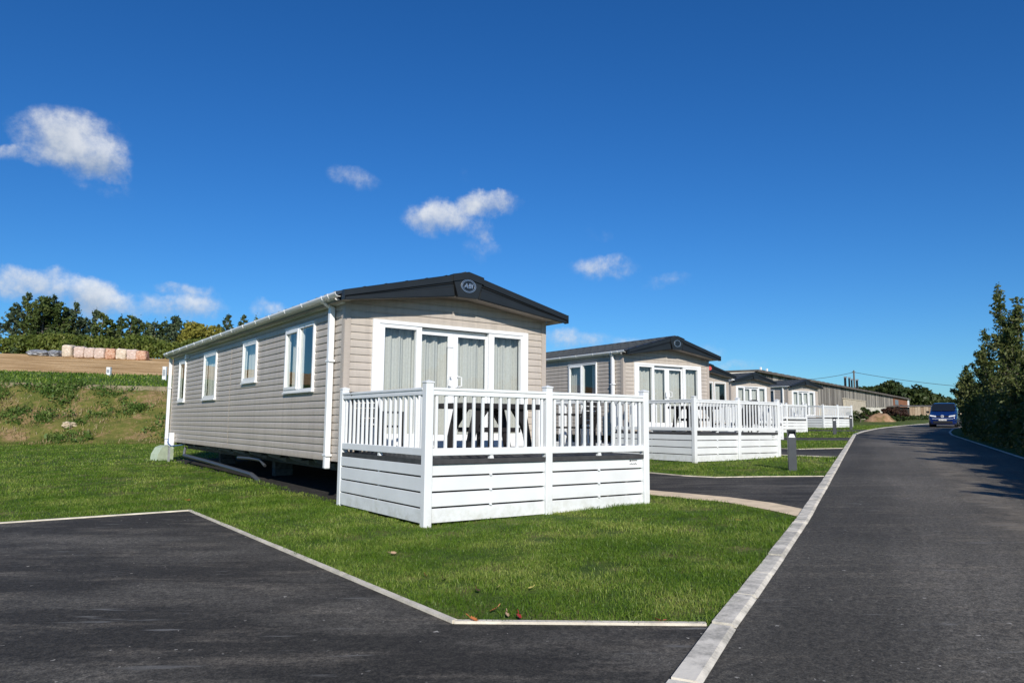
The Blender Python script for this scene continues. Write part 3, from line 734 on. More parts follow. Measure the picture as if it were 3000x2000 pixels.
    prof = [(gx-.045, ZE+.004), (gx-.045, ZE-.024), (gx-.030, ZE-.050), (gx+.01, ZE-.068), (gx+.05, ZE-.066), (gx+.05, ZE-.058), (gx+.012, ZE-.060), (gx-.024, ZE-.044), (gx-.037, ZE-.022), (gx-.037, ZE+.004)]
    gu.prism(prof, lambda x, z, d: (x, d, z), -.28, LEN+.12)
    gut = gu.build('gutter', WHITE, root)
    eb = MB(); eb.prism([(gx+.05, ZE-.03), (gx+.05, ZE-.075), (-.024, ZE-.125), (-.024, ZE-.105)], lambda x, z, d: (x, d, z), -.02, LEN); eb.build('eaves_board', WHITE, root)
    for yy in np.concatenate([[.05, .33], np.arange(1.3, LEN, .92)]):
        q = MB(); q.prism([(gx-.052, ZE+.010), (gx-.052, ZE-.028), (gx-.034, ZE-.058), (gx+.01, ZE-.077), (gx+.04, ZE-.075), (gx+.04, ZE-.067), (gx+.01, ZE-.0685), (gx-.031, ZE-.050), (gx-.0455, ZE-.024), (gx-.0455, ZE+.010)], lambda x, z, d: (x, d, z), yy-.014, yy+.014); q.build('gutter_bracket', WHITE, gut)
    for yy, zc in ((.42, 2.36), (LEN+.10, 2.36)):
        q = MB(); q.box(-.125, -.03, yy-.05, yy+.05, ZB-.14, ZE-.15, bev=.012)
        q.prism([(-.125, ZE-.16), (-.03, ZE-.16), (gx+.03, ZE-.07), (gx-.03, ZE-.06)], lambda x, z, d: (x, d, z), yy-.045, yy+.045)
        dp = q.build('downpipe', WHITE, root)
        for zz in (zc, ZB+.08):
            c = MB(); c.box(-.133, -.022, yy-.085, yy+.085, zz-.018, zz+.018, bev=.006); c.build('pipe_clip', WHITE, dp)
    # side windows
    for wi, (a0, a1, z0, z1) in enumerate(WINS):
        fm = MB(); rect_frame(fm, fl, a0, a1, z0, z1, .045, -.05, .055)
        slab(fm, fl, a0-.02, a1+.02, z0-.03, z0, -.02, .075)
        slab(fm, fl, a0-.01, a1+.01, z1, z1+.02, .0, .07)
        if wi == 0: slab(fm, fl, 2.03, 2.09, z0+.045, z1-.045, -.05, .055)
        win = fm.build('window', WHITE, root)
        ca = (2.09, a1-.045) if wi == 0 else (a0+.045, a1-.045)
        cb = MB(); rect_frame(cb, fl, ca[0], ca[1], z0+.045, z1-.045, .05, .0, .072 if wi == 0 else .045); cb.build('casement', WHITE, win)
        pane(win, fl, ca[0]+.05, ca[1]-.05, z0+.095, z1-.095, .03)
        if wi == 0: pane(win, fl, a0+.045, 2.03, z0+.045, z1-.045, .02)
        cu = MB()
        if wi == 0:
            curtain(cu, fl, a0-.05, a0+.42, z0-.05, z1, .13, .02, .11); cu.build('curtain', CURT, win, smooth=True); cu = MB(); curtain(cu, fl, 2.2, a1+.05, z0-.05, z1, .13, .02, .12, 1.)
        else:
            w = (a1-a0); curtain(cu, fl, a0-.05, a0+w*.2, z0-.05, z1, .12, .018, .1); cu.build('curtain', CURT, win, smooth=True); cu = MB(); curtain(cu, fl, a1-w*.5, a1+.05, z0-.05, z1, .12, .018, .12, 1.)
        cu.build('curtain', CURT, win, smooth=True)
        bl = MB(); slab(bl, fl, a0-.25, a1+.25, z0-.1, z1+.06, -.62, -.60); bl.build('dark_backing', DARKBACK, win)  # dark panel added behind the window in place of room shade
    # front
    if front == 'doors':
        fz0, fz1 = .93, 3.08
        fm = MB()
        slab(fm, ff, dx(.50), dx(.62), fz0-.02, fz1, -.02, .05); slab(fm, ff, dx(3.64), dx(3.76), fz0-.02, fz1, -.02, .05); slab(fm, ff, dx(.62), dx(3.64), fz1-.062, fz1, -.02, .05); slab(fm, ff, dx(.62), dx(3.64), fz0-.02, fz0+.10, -.02, .045)
        slab(fm, ff, dx(.62), dx(.725), fz0+.10, fz1-.062, -.06, .035); slab(fm, ff, dx(3.60), dx(3.64), fz0+.10, fz1-.062, -.06, .035)
        slab(fm, ff, dx(.725), dx(1.335), fz1-.125, fz1-.062, -.06, .033); slab(fm, ff, dx(2.98), dx(3.60), fz1-.125, fz1-.062, -.06, .033); slab(fm, ff, dx(1.44), dx(2.86), fz1-.135, fz1-.062, -.11, -.085)
        for a, c in ((1.335, 1.44), (2.86, 2.98)): slab(fm, ff, dx(a), dx(c), fz0+.22, fz1-.062, -.06, .03)
        slab(fm, ff, dx(.725), dx(1.44), fz0+.10, fz0+.22, -.05, .030); slab(fm, ff, dx(2.86), dx(3.60), fz0+.10, fz0+.22, -.05, .030)
        door = fm.build('patio_door', WHITE, root)
        pane(door, ff, dx(.72), dx(1.335), fz0+.22, fz1-.12, -.02); pane(door, ff, dx(2.98), dx(3.60), fz0+.22, fz1-.12, -.02)
        for a, c, hs in ((1.44, 2.120, 1), (2.126, 2.86, -1)):
            lf = MB(); i0, i1 = (.0, .105) if hs == 1 else (.095, .035)
            z0, z1 = fz0+.10, fz1-.13
            slab(lf, ff, dx(a), dx(a+i0) if i0 else dx(a+.012), z0, z1, -.075, -.035); slab(lf, ff, dx(c-i1), dx(c), z0, z1, -.075, -.035)
            slab(lf, ff, dx(a+i0), dx(c-i1), z1-.05, z1, -.075, -.036); slab(lf, ff, dx(a+i0), dx(c-i1), z0, z0+.10, -.075, -.036)
            le = lf.build('door_leaf', WHITE, door)
            pane(le, ff, dx(a+i0), dx(c-i1), z0+.10, z1-.05, -.055)
            if detail:
                hx = dx(2.045) if hs == 1 else dx(2.20); hb = MB()
                hb.tube([(hx, .03, 1.99), (hx-.0+hs*-.0, -.05, 1.99), (hx-hs*.055, -.055, 2.0), (hx-hs*.055, -.055, 2.16), (hx, -.05, 2.17), (hx, .03, 2.17)], .012, 6)
                hb.box(hx-.022, hx+.022, .012, .035, 1.97, 2.19, bev=.006); hb.build('door_handle', WHITE, door)
        for q0, q1, dd, am, wl_, ph_ in ((.64, 1.46, .20, .030, .19, 0), (1.47, 2.19, .22, .034, .21, .8), (2.21, 2.97, .22, .034, .2, 1.9), (2.98, 3.70, .20, .032, .17, 2.)):
            cu = MB(); curtain(cu, ff, dx(q0), dx(q1), fz0+.05, fz1-.06, dd, am, wl_, ph_); cu.build('curtain', CURT, door, smooth=True)
        bl = MB(); slab(bl, ff, dx(.5), dx(3.8), fz0-.05, fz1+.1, -1.2, -1.18); bl.build('dark_backing', DARKBACK, door)  # dark panel behind the doors, painted as the dim room
    else:
        for a0, a1, z0, z1 in holes:
            fm = MB(); rect_frame(fm, ff, a0-.04, a1+.04, z0-.04, z1+.10, .05, -.04, .04); win = fm.build('window', WHITE, root)
            pane(win, ff, a0, a1, z0, z1, .0)
            cu = MB(); curtain(cu, ff, a0+.02, a0+(a1-a0)*.68, z0, z1-.12, .2, .025, .15); cu.build('curtain', CURT, win, smooth=True)
            bl = MB(); slab(bl, ff, a0-.2, a1+.2, z0-.1, z1+.1, -1.0, -.98); bl.build('dark_backing', DARKBACK, win)  # dark panel stands for the dim room behind this window
    # underframe
    ch = MB()
    for xx in (.55, W-.55): ch.box(xx-.05, xx+.05, .3, LEN-.2, ZB-.24, ZB-.05)
    for yy in np.arange(.9, LEN, 1.22): ch.box(.10, W-.1, yy-.025, yy+.025, ZB-.09, ZB-.02)
    ch.box(.03, W-.03, .03, LEN-.03, ZB-.018, ZB+.01); chs = ch.build('chassis', CHASSIS, root)
    for yy in np.arange(1.35, LEN-.6, 1.33):
        q = MB(); q.prism([(.04, ZB-.02), (.45, ZB-.02), (.45, ZB-.20), (.10, ZB-.09)], lambda x, z, d: (x, d, z), yy-.012, yy+.012); q.build('outrigger', STEEL, chs)
    for xx in (1.05, W-1.05):
        for yy in (1.2, 6.0, 10.9):
            q = MB(); zb = float(P0(loc[0], loc[1]+yy))-loc[2]
            for k in range(2): q.box(xx-.21-.01*k, xx+.21-.01*k, yy-.11, yy+.11, zb-.02+.215*k, zb+.19+.215*k, bev=.008)
            q.box(xx-.06, xx+.06, yy-.05, yy+.05, zb+.40, ZB-.24); q.build('block_pier', CONCBLK, root)
    return root

c1 = make_caravan((4.755, 11.45, 0), 0, 4.17, .22, 'nearest taupe static caravan, seen corner-on with ABI badge under its dark gable', badge='text')
# extras on the nearest caravan
v = MB(); v.prism([(11.48, 3.14), (11.68, 3.14), (11.60, 3.27), (11.56, 3.27)], lambda a, z, d: (-d, a, z), .0, .10); v.build('wall_vent', WHITE, c1)
mbx = MB(); mbx.box(-.17, -.02, 12.82, 13.06, .56, .97, bev=.02); mb_ = mbx.build('meter_box', WHITE, c1)
for yy in (12.86, 13.02):
    q = MB(); q.box(-.15, -.12, yy-.015, yy+.015, .10, .56); q.build('meter_leg', STEEL, mb_)
pp = MB(); pp.tube([(-.18, 12.90, .80), (-.20, 12.87, .68), (-.14, 12.70, .58), (-.05, 12.3, .60), (.05, 11.9, .64)], .016, 6); pp.build('water_pipe', BLUEPIPE, c1)
pp = MB(); pp.tube([(.12, 11.95, .56), (.02, 11.55, .44), (-.06, 11.2, .36)], .035, 8); pp.build('strut', STEEL, c1)
pp = MB(); pp.tube([(-.06, 11.2, .36), (.02, 9.0, .30), (.06, 6.2, .22), (.10, 5.2, .18), (.2, 4.9, .05)], .05, 8); pp.build('drain_pipe', GREYPIPE, c1)
pp = MB(); pp.tube([(.1, 6.3, .50), (.12, 5.4, .52), (.16, 4.8, .51), (.2, 4.6, .40)], .035, 8); pp.build('waste_pipe', GREYPIPE, c1)
dl = MB(); dl.box(1.98, 2.09, .02, .06, 2.70, 2.78); dl.build('door_sticker', WHITE, c1)

c2 = make_caravan((16.68, 17.255, .27), R(-2.5), 3.95, .13, 'second taupe caravan from the front, with a plain oval badge and a visible ridged roof', badge='plain')
c4 = copy_tree(c2, skip=('badge',)); c4.location = (40.3, 31.5, .87); c4.rotation_euler.z = R(-3); c4['label'] = 'fourth caravan in the row, its gable end without badge behind a dark round-backed chair'
c5 = copy_tree(c2, skip=('badge',)); c5.location = (53.0, 35.8, 1.10); c5.rotation_euler.z = R(-2); c5['label'] = 'farthest caravan in the row, against the grey timber barn'
c3 = make_caravan((29.35, 26.35, .58), R(-2), 3.95, .13, 'third caravan, mostly hidden, with two tall dark windows and a red badge', front='windows', badge='red')
q = MB(); q.box(3.87, 4.06, -.37, -.28, 3.20, 3.26, bev=.01); q.build('soffit_lamp', WHITE, c3)

# ------------------------------------------------------------------ raised decks
def make_deck(loc, rz, label, W=4.11, DP=2.9, sticker=True):
    root = thing('raised_deck', loc, rz, label=label, cat='deck', group='white decks in front of the caravans')
    ZD = .862; pw = .115; zg = lambda x, y: float(P0(loc[0]+x, loc[1]+y))-loc[2]
    def post(x, y):
        b = MB(); b.box(x, x+pw, y, y+pw, zg(x, y)-.12, 1.865, bev=.008); o = b.build('post', DECKWHITE, root)
        c = MB(); c.box(x-.008, x+pw+.008, y-.008, y+pw+.008, 1.862, 1.882, bev=.005)
        n = len(c.v); t = [(x-.003, y-.003), (x+pw+.003, y-.003), (x+pw+.003, y+pw+.003), (x-.003, y+pw+.003)]
        for i in range(4): c.face([(*t[i], 1.882), (*t[(i+1) % 4], 1.882), (x+pw/2, y+pw/2, 1.905)])
        c.build('post_cap', DECKWHITE, o)
    mx = W/2-pw/2
    spots = [(0, 0), (mx, 0), (W-pw, 0), (0, DP-pw), (W-pw, DP-pw)]
    for s in spots: post(*s)
    fl = MB(); n = int((DP-.06)/.145)
    for i in range(n):
        y0 = .06+i*(DP-.08)/n; fl.box(.062, W-.062, y0, y0+(DP-.08)/n-.006, ZD-.03, ZD)
    fl.box(pw, W-pw, .02, .045, ZD-.062, ZD-.001); fl.box(.02, .045, pw, DP-pw, ZD-.062, ZD-.001); fl.box(W-.045, W-.02, pw, DP-pw, ZD-.062, ZD-.001)
    fl.build('deck_floor', DECKFLOOR, root)
    sh = MB(); sh.box(.6, W-.6, .60, .62, zg(0, 0)+.02, ZD-.1); sh.box(.6, .62, .62, DP-.3, zg(0, 0)+.02, ZD-.1); sh.box(W-.62, W-.6, .62, DP-.3, zg(W, 0)+.02, ZD-.1); sh.build('shade_backing', CHASSIS, root)  # dark backing added so the skirting gaps look shaded
    def panel(p0, p1, nb, clip=True, skirt=True):
        """railing and skirting between two posts; p0,p1 are the inner ends on the panel line"""
        p0, p1 = Vector(p0), Vector(p1); d = (p1-p0); L = d.length; d.normalize(); nn = Vector((-d.y, d.x)); ang = math.atan2(d.y, d.x)
        def bx(b, s0, s1, w0, w1, z0, z1, bev=.004):
            M = Matrix.Translation((p0.x, p0.y, 0)) @ Matrix.Rotation(ang, 4, 'Z'); b.box(s0, s1, w0, w1, z0, z1, bev=bev, rot=M)
        b = MB(); bx(b, 0, L, -.045, .045, 1.768, 1.806, .006); bx(b, 0, L, -.030, .030, 1.753, 1.7685, 0); bx(b, 0, L, -.038, .038, 1.704, 1.7535, .006); b.build('handrail', DECKWHITE, root)
        b = MB(); bx(b, 0, L, -.032, .032, .912, 1.010, .005); br = b.build('bottom_rail', DECKWHITE, root)
        f = MB(); M = Matrix.Translation((p0.x, p0.y, 0)) @ Matrix.Rotation(ang, 4, 'Z')
        f.prism([(L/2-.035, ZD), (L/2+.035, ZD), (L/2+.022, .913), (L/2-.022, .913)], lambda a, z, w: tuple(M @ Vector((a, w, z))), -.02, .03); f.build('rail_foot', DECKWHITE, br)
        for i in range(nb):
            s = (i+.5)*L/nb if nb > 13 else (.062+i*(L-.124)/(nb-1))
            b = MB(); bx(b, s-.019, s+.019, -.019, .019, 1.008, 1.706, .004); b.build('baluster', DECKWHITE, root)
        if not skirt: return
        for k, (z0, z1) in enumerate(((.652, .795), (.450, .630), (.250, .428), (.045, .228))):
            b = MB(); t0, t1 = zg(p0.x, p0.y), zg(p1.x, p1.y)
            for s0, s1 in ((0, L),):
                bx(b, s0, s1, .010 if abs(d.x) > .5 else -.036, .036 if abs(d.x) > .5 else -.010, z0, z1, .004)
            if k < 3: bx(b, L/2-.016, L/2+.016, -.012, .012, z0-.021, z0+.002, 0)
            o = b.build('skirting_board', DECKWHITE, root)
    y = pw/2
    panel((pw, .045), (mx, .045), 13); panel((mx+pw, .045), (W-pw, .045), 13)
    panel((.045, DP-pw), (.045, pw), 17); panel((W-.045, pw), (W-.045, DP-pw), 17)
    if sticker:
        st = MB(); x0 = W-pw-.30
        st.box(x0+.02, x0+.055, .0525, .0545, .758, .778); st.box(x0+.065, x0+.185, .0525, .0545, .764, .776)
        xx = x0+.02
        while xx < x0+.17:
            w = random.uniform(.008, .018); st.box(xx, xx+w, .0525, .0545, .708+random.uniform(0, .006), .722+random.uniform(-.004, .008)); xx += w+.006
        st.build('maker_sticker', STICK, root)
    return root
d1 = make_deck((4.68, 8.5, 0), 0, 'nearest white deck, wrapping the front of the ABI caravan')
d2 = make_deck((16.27, 13.99, .26), R(1.1), 'second white deck with a dark round-backed chair behind its right rail', DP=3.3)
for (p, a, lab) in (((27.9, 22.0, .54), -1, 'third white deck, nearly all hidden behind the second deck'),
                    ((38.95, 27.87, .855), -2, 'fourth white deck, right end showing past the second deck'),
                    ((53.06, 32.78, 1.105), -.3, 'farthest white deck, beside the two small bollards')):
    c = copy_tree(d2, skip=('maker_sticker',)); c.location = p; c.rotation_euler.z = R(a); c['label'] = lab

# ------------------------------------------------------------------ deck furniture
def make_table(loc, rz, label):
    root = thing('garden_table', loc, rz, label=label, cat='table', group='dark garden tables on the decks')
    t = MB()
    for k in range(5): t.box(-.74, .74, -.40+k*.162, -.40+k*.162+.152, .70, .785, bev=.01)
    t.build('tabletop', DARKWOOD, root)
    for s in (-1, 1):
        for e in (-1, 1):
            b = MB(); X = .46*s; Y = .30*e
            pl = [(X+.02*s, .70), (X-.24*s, .70), (X-.15*s, .58), (X-.05*s, .44), (X+.01*s, .30), (X+.07*s, 0), (X+.18*s, 0), (X+.10*s, .38)]
            b.prism(pl, lambda a, z, d: (a, d, z), Y-.035, Y+.035); b.build('leg', DARKWOOD, root)
    b = MB()
    for e in (-1, 1): b.box(-.44, .44, .30*e-.03+.075*(-e), .30*e+.03+.075*(-e), .335, .41, bev=.008)
    b.box(-.04, .04, -.19, .19, .345, .40); b.build('cross_bar', DARKWOOD, root)
    c = MB()
    for xx in (-.09, .13): c.box(xx-.04, xx+.04, .12, .18, 0, .70, bev=.006)
    c.build('support', DARKWOOD, root); return root
t1 = make_table((6.64, 9.95, .864), 0, 'black splay-legged table on the nearest deck, in front of the patio doors')
t2 = make_table((18.05, 15.55, 1.125), 0, 'black splay-legged table on the second deck')
def make_chair(loc, rz, label):
    root = thing('garden_chair', loc, rz, label=label, cat='chair', group='dark slatted garden chairs')
    s = MB()
    for k in range(5): s.box(-.26, .26, -.26+k*.105, -.26+k*.105+.092, .40, .43, bev=.006)
    s.build('seat', DARKWOOD, root)
    b = MB()
    for k in range(6): b.box(-.25, .25, .255+k*.022, .275+k*.022, .47+k*.078, .535+k*.078, bev=.005)
    for e in (-.25, .25): b.prism([(.24, .40), (.28, .40), (.41, .95), (.37, .95)], lambda a, z, d: (d, a, z), e-.02, e+.02)
    b.build('backrest', DARKWOOD, root)
    for e in (-1, 1):
        a = MB(); a.box(.27*e-.03, .27*e+.03, -.28, .30, .62, .65, bev=.006); a.build('armrest', DARKWOOD, root)
        for y in (-.24, .24):
            l = MB(); l.box(.27*e-.025, .27*e+.025, y-.03, y+.03, 0, .62 if y < 0 else .62, bev=.005); l.build('leg', DARKWOOD, root)
    return root
make_chair((8.25, 9.75, .864), R(200), 'black slatted chair by the right post of the nearest deck')
ch2 = make_chair((5.15, 10.85, .864), R(110), 'black slatted chair in the back left corner of the nearest deck')
rc = thing('round_chair', (20.0-.1, 14.85, 1.125), R(160), label='dark round-topped chair rising above the second deck rail', cat='chair')
b = MB(); N = 20
for i in range(N):
    a0, a1 = R(-20)+R(220)*i/N, R(-20)+R(220)*(i+1)/N
    hh = lambda a: .62+.40*max(0, math.sin(a))**.45 if math.sin(a) > 0 else .62
    pts = [(.29*math.cos(a), .27*math.sin(a)) for a in (a0, a1)]
    for (z0, z1) in ((.30, None),):
        b.face([(*pts[0], .25), (*pts[1], .25), (*pts[1], hh(a1)), (*pts[0], hh(a0))]); p2 = [(x*.88, y*.88) for x, y in pts]
        b.face([(*p2[0], .25), (*p2[0], hh(a0)), (*p2[1], hh(a1)), (*p2[1], .25)]); b.face([(*pts[0], hh(a0)), (*pts[1], hh(a1)), (*p2[1], hh(a1)), (*p2[0], hh(a0))])
b.build('backrest', DARKWOOD, rc)
b = MB(); b.lathe([(.25, .26), (.27, .30), (.27, .42), (.22, .45)], 20); b.build('seat', DARKWOOD, rc)
for a in range(4):
    b = MB(); x, y = .2*math.cos(R(45+90*a)), .2*math.sin(R(45+90*a)); b.tube([(x, y, .27), (x*1.15, y*1.15, 0)], .02, 6); b.build('leg', DARKWOOD, rc)

# ------------------------------------------------------------------ bollard lights
def make_bollard():
    root = thing('bollard_light', (0, 0, 0), label='x', cat='bollard', group='grey bollard lights on the verge')
    w = .095
    b = MB(); b.box(-w, w, -w, w, -.1, .80, bev=.006); b.build('body', BOLL, root)
    b = MB(); b.box(-w, w, .045, w, .80, .955); b.box(-w, -w+.012, -w, .045, .80, .955); b.box(w-.012, w, -w, .045, .80, .955); b.build('housing', BOLL, root)
    b = MB(); b.prism([(-.078, .802), (.078, .802), (.045, .885), (-.045, .885)], lambda a, z, d: (a, d-.0, z), -.088, .04); b.build('reflector', BOLLW, root)
    b = MB(); b.box(-w-.003, w+.003, -w-.003, w+.003, .955, .995, bev=.006); b.build('cap', BOLL, root)
    return root
bo = make_bollard(); bo.location = (16.15, 10.85, P0(16.15, 10.85)); bo.rotation_euler.z = R(-50); bo['label'] = 'nearest grey bollard light, beside the second deck'
for p, lab in (((40.5, 24.35), 'grey bollard light in front of the farthest deck'), ((50.6, 29.15), 'farthest grey bollard light, at the right end of the last deck')):
    c = copy_tree(bo); c.location = (*p, P0(*p)); c.rotation_euler.z = R(-55); c['label'] = lab

# ------------------------------------------------------------------ far left: cabinet, pillars, bales
g = thing('meter_cover', (4.62, 25.35, P0(4.62, 25.35)), R(20), label='pale green rounded plastic cover on the grass behind the nearest caravan', cat='utility box')
b = MB(); b.prism([(-.30, -.05), (.24, -.05), (.24, .40), (.02, .46), (-.14, .40), (-.26, .20)], lambda a, z, d: (a, d, z), -.2, .2); b.build('cover', GREENGRP, g)
b = MB(); b.box(.20, .262, -.215, .215, .33, .42, bev=.015); b.build('lid_edge', GREENGRP, g)
def pillar(x, y, w, h, label):
    z = float(terrain_z(x, y)); r = thing('service_pillar', (x, y, z), R(-35), label=label, cat='utility post')
    b = MB(); b.box(-w, w, -w*.8, w*.8, -.2, h, bev=.02); b.build('body', WHITE, r)
    b = MB(); b.box(-w*1.08, w*1.08, -w*.88, w*.88, h, h+.06, bev=.02); b.build('cap', WHITE, r)
    b = MB(); b.box(-w*.7, w*.7, -w*.82, -w*.79, h*.35, h*.85); b.build('door', STEEL, r)
pillar(6.25, 53.2, .13, .48, 'short white post standing on the grass strip above the bank')
pillar(8.74, 48.77, .115, .80, 'white service pillar just left of the nearest caravan, above the bank')

def bale_mat(name, cols, sc):
    m = mat(name, cols[0], .7, .35); N, L, b = nodes(m); tc = N.new('ShaderNodeTexCoord')
    n = noise_node(N, L, sc*2.2, 8, .7, tc.outputs['Object'], (1, 1, 2.6)); r = ramp(N, [(.38, cols[0]), (.47, cols[1]), (.54, cols[2]), (.62, cols[3])])
    L.new(n.outputs['Fac'], r.inputs[0]); L.new(r.outputs[0], b.inputs['Base Color'])
    bp = N.new('ShaderNodeBump'); bp.inputs['Strength'].default_value = .8; bp.inputs['Distance'].default_value = .06
    L.new(n.outputs['Fac'], bp.inputs['Height']); L.new(bp.outputs[0], b.inputs['Normal']); return m
BALE = [bale_mat('wrapped_pack_cream', ((.28, .23, .17), (.60, .54, .43), (.48, .36, .26), (.80, .76, .66)), 1.7),
        bale_mat('wrapped_pack_pink', ((.28, .20, .16), (.55, .46, .40), (.47, .32, .26), (.76, .70, .64)), 1.9),
        bale_mat('wrapped_pack_red', ((.26, .10, .055), (.42, .20, .11), (.62, .46, .35), (.40, .16, .085)), 1.9)]
GREYHEAP = bale_mat('grey_sheeting', ((.08, .085, .10), (.16, .17, .19), (.26, .28, .31), (.50, .52, .55)), 1.4)
def lumpy(b, cx, cy, sx, sy, sz, seed, pw=5., n=10, amp=.06):
    vv = {}
    def vert(p):
        k = tuple(round(q, 4) for q in p)
        if k not in vv:
            d = Vector(p); l = (abs(d.x)**pw+abs(d.y)**pw+abs(d.z)**pw)**(1/pw); d = d/l
            nz = mnoise.fractal(d*1.7+Vector((seed*3.1, 0, 0)), 1., 2., 4)*amp*2
            vv[k] = len(b.v); b.v.append((cx+d.x*sx*(1+nz), cy+d.y*sy*(1+nz), sz+d.z*sz*(1+nz)))
        return vv[k]
    for ax in range(3):
        for s in (-1, 1):
            for i in range(n):
                for j in range(n):
                    q = []
                    for di, dj in ((0, 0), (1, 0), (1, 1), (0, 1)):
                        u, w = -1+2*(i+di)/n, -1+2*(j+dj)/n; p = [0, 0, 0]; p[ax] = s; p[(ax+1) % 3] = u; p[(ax+2) % 3] = w; q.append(vert(p))
                    b.f.append(tuple(q) if s > 0 else tuple(reversed(q))); b.m.append(0)
us = [197, 232, 263, 293, 324, 356, 387, 414]; BL = ['cream wrapped pack with a heaped top, leftmost of the pale packs in the row', 'pinkish wrapped pack, second of the pale packs in the row', 'pinkish wrapped pack, third of the pale packs in the row', 'pinkish wrapped pack in the middle of the row, fourth of the pale packs',
      'reddish brown wrapped pack with a rounded top, fifth of the pale packs', 'cream wrapped pack right of the reddish brown one', 'pale pinkish wrapped pack beside the brick-red one', 'brick-red wrapped pack at the right end of the row']
for i, u in enumerate(us):
    D = 66.; L = (u-1500)/2157*D; x, y = FX*D+FY*L, FY*D-FX*L
    h = [1.14, 1.06, .98, .98, .98, 1.0, .96, .90][i]; b = MB(); lumpy(b, 0, 0, .46, .46, h/2, i+1, 6., 9, .05)
    o = b.build('wrapped_pack', BALE[[0, 1, 1, 1, 2, 0, 1, 2][i]], None, True, (x, y, float(terrain_z(x, y))-.03)); o.rotation_euler.z = R(-35+random.uniform(-4, 4))
    tag(o, BL[i], 'wrapped pack', 'row of wrapped packs in the dry field')
for (u, sx, h, lab) in ((108, .95, .62, 'low wide grey sheeted heap, leftmost in the row of packs'), (159, .52, .66, 'smaller grey sheeted heap next to the cream pack')):
    D = 66.5; L = (u-1500)/2157*D; x, y = FX*D+FY*L, FY*D-FX*L; b = MB(); lumpy(b, 0, 0, sx, .6, h/2, u, 2.6, 10, .10)
    o = b.build('covered_heap', GREYHEAP, None, False, (x, y, float(terrain_z(x, y))-.05)); o.rotation_euler.z = R(-35); tag(o, lab, 'heap', 'grey heaps beside the wrapped packs')

# ------------------------------------------------------------------ left trees and hedge
def at(u, D):
    L = (u-1500)/2157*D; return FX*D+FY*L, FY*D-FX*L
def tree_h(u, vtop, D):
    x, y = at(u, D); zt = 1.346+(1226+(u+45)*.00827-vtop)/2157*D; return x, y, zt-float(terrain_z(x, y))
TG = 'trees along the top of the field'
for k, (u, vt, D, r, m, lean, dens, lab) in enumerate((
    (28, 905, 80, 2.2, CONIF, 0, .8, 'sparse dark tree at the left edge of the wood'),
    (62, 857, 79, 2.5, CONIF, 0, 1., 'tall blue-green conifer with a thin spire above the dense green one'),
    (112, 868, 77, 3.2, CONIF2, 0, 1.4, 'dense bushy green conifer, widest of the left group'),
    (134, 864, 79, 2.3, CONIF, .03, 1., 'dark conifer with a ragged tufted top beside the bushy one'),
    (160, 884, 78, 2.2, CONIF2, 0, 1.2, 'shorter dense conifer on the right flank of the bushy one'),
    (206, 886, 80, 1.5, CONIF, 0, .75, 'thin open conifer with a tufted top and sky showing through'),
    (246, 905, 79, 1.7, CONIF, .16, .7, 'open dark conifer leaning right with a long side branch'),
    (292, 917, 79, 1.7, CONIF2, 0, .9, 'small neat pointed conifer between the leaning tree and the gap'),
    (345, 930, 81, 1.6, CONIF, 0, .8, 'low dark conifer right of the gap in the row'),
    (375, 922, 80, 1.9, CONIF2, 0, .9, 'green conifer in the middle of the row, above the cream packs'),
    (402, 935, 81, 1.6, CONIF, 0, .75, 'thin dark conifer behind the brick-red pack'),
    (446, 943, 80, 1.6, CONIF, 0, .7, 'short loose conifer with a bare pale stem'),
    (502, 926, 80, 2.1, CONIF, 0, 1., 'full dark conifer left of the yellow-green bush'),
    (182, 905, 80, 1.6, CONIF, 0, .9, 'small dark conifer filling the gap right of the bushy group'),
    (226, 926, 81, 1.5, CONIF2, 0, .9, 'low green conifer under the leaning open one'),
    (318, 938, 81, 1.6, CONIF2, 0, .9, 'low green conifer right of the small pointed one'),
    (424, 946, 81, 1.6, CONIF2, 0, .9, 'low green conifer left of the one with the bare pale stem'),
    (474, 942, 81, 1.7, CONIF2, 0, .9, 'low green conifer left of the full dark one'),
    (540, 946, 81, 1.7, CONIF2, 0, .9, 'low green conifer partly behind the yellow-green bush'),
    (658, 922, 83, 1.5, CONIF, 0, .8, 'dark conifer showing above the caravan gutter right of the bush'),
    (706, 924, 83, 1.0, CONIF, 0, .7, 'slim dark treetop above the middle of the caravan gutter'),
    (741, 931, 83, 1.1, CONIF2, 0, .9, 'last small treetop above the caravan gutter'))):
    x, y, h = tree_h(u, vt, D); conifer(x, y, h, r*1.0, lab, TG, m, lean, dens*1.1, .10, k)
x, y, h = tree_h(590, 940, 76); broad_tree('leafy_tree', x, y, h, 3.0, 2.6, 'rounded yellow-green leafy tree above the far end of the caravan', TG, BRIGHT, 34, 8000, (.12, .26), seed=3)

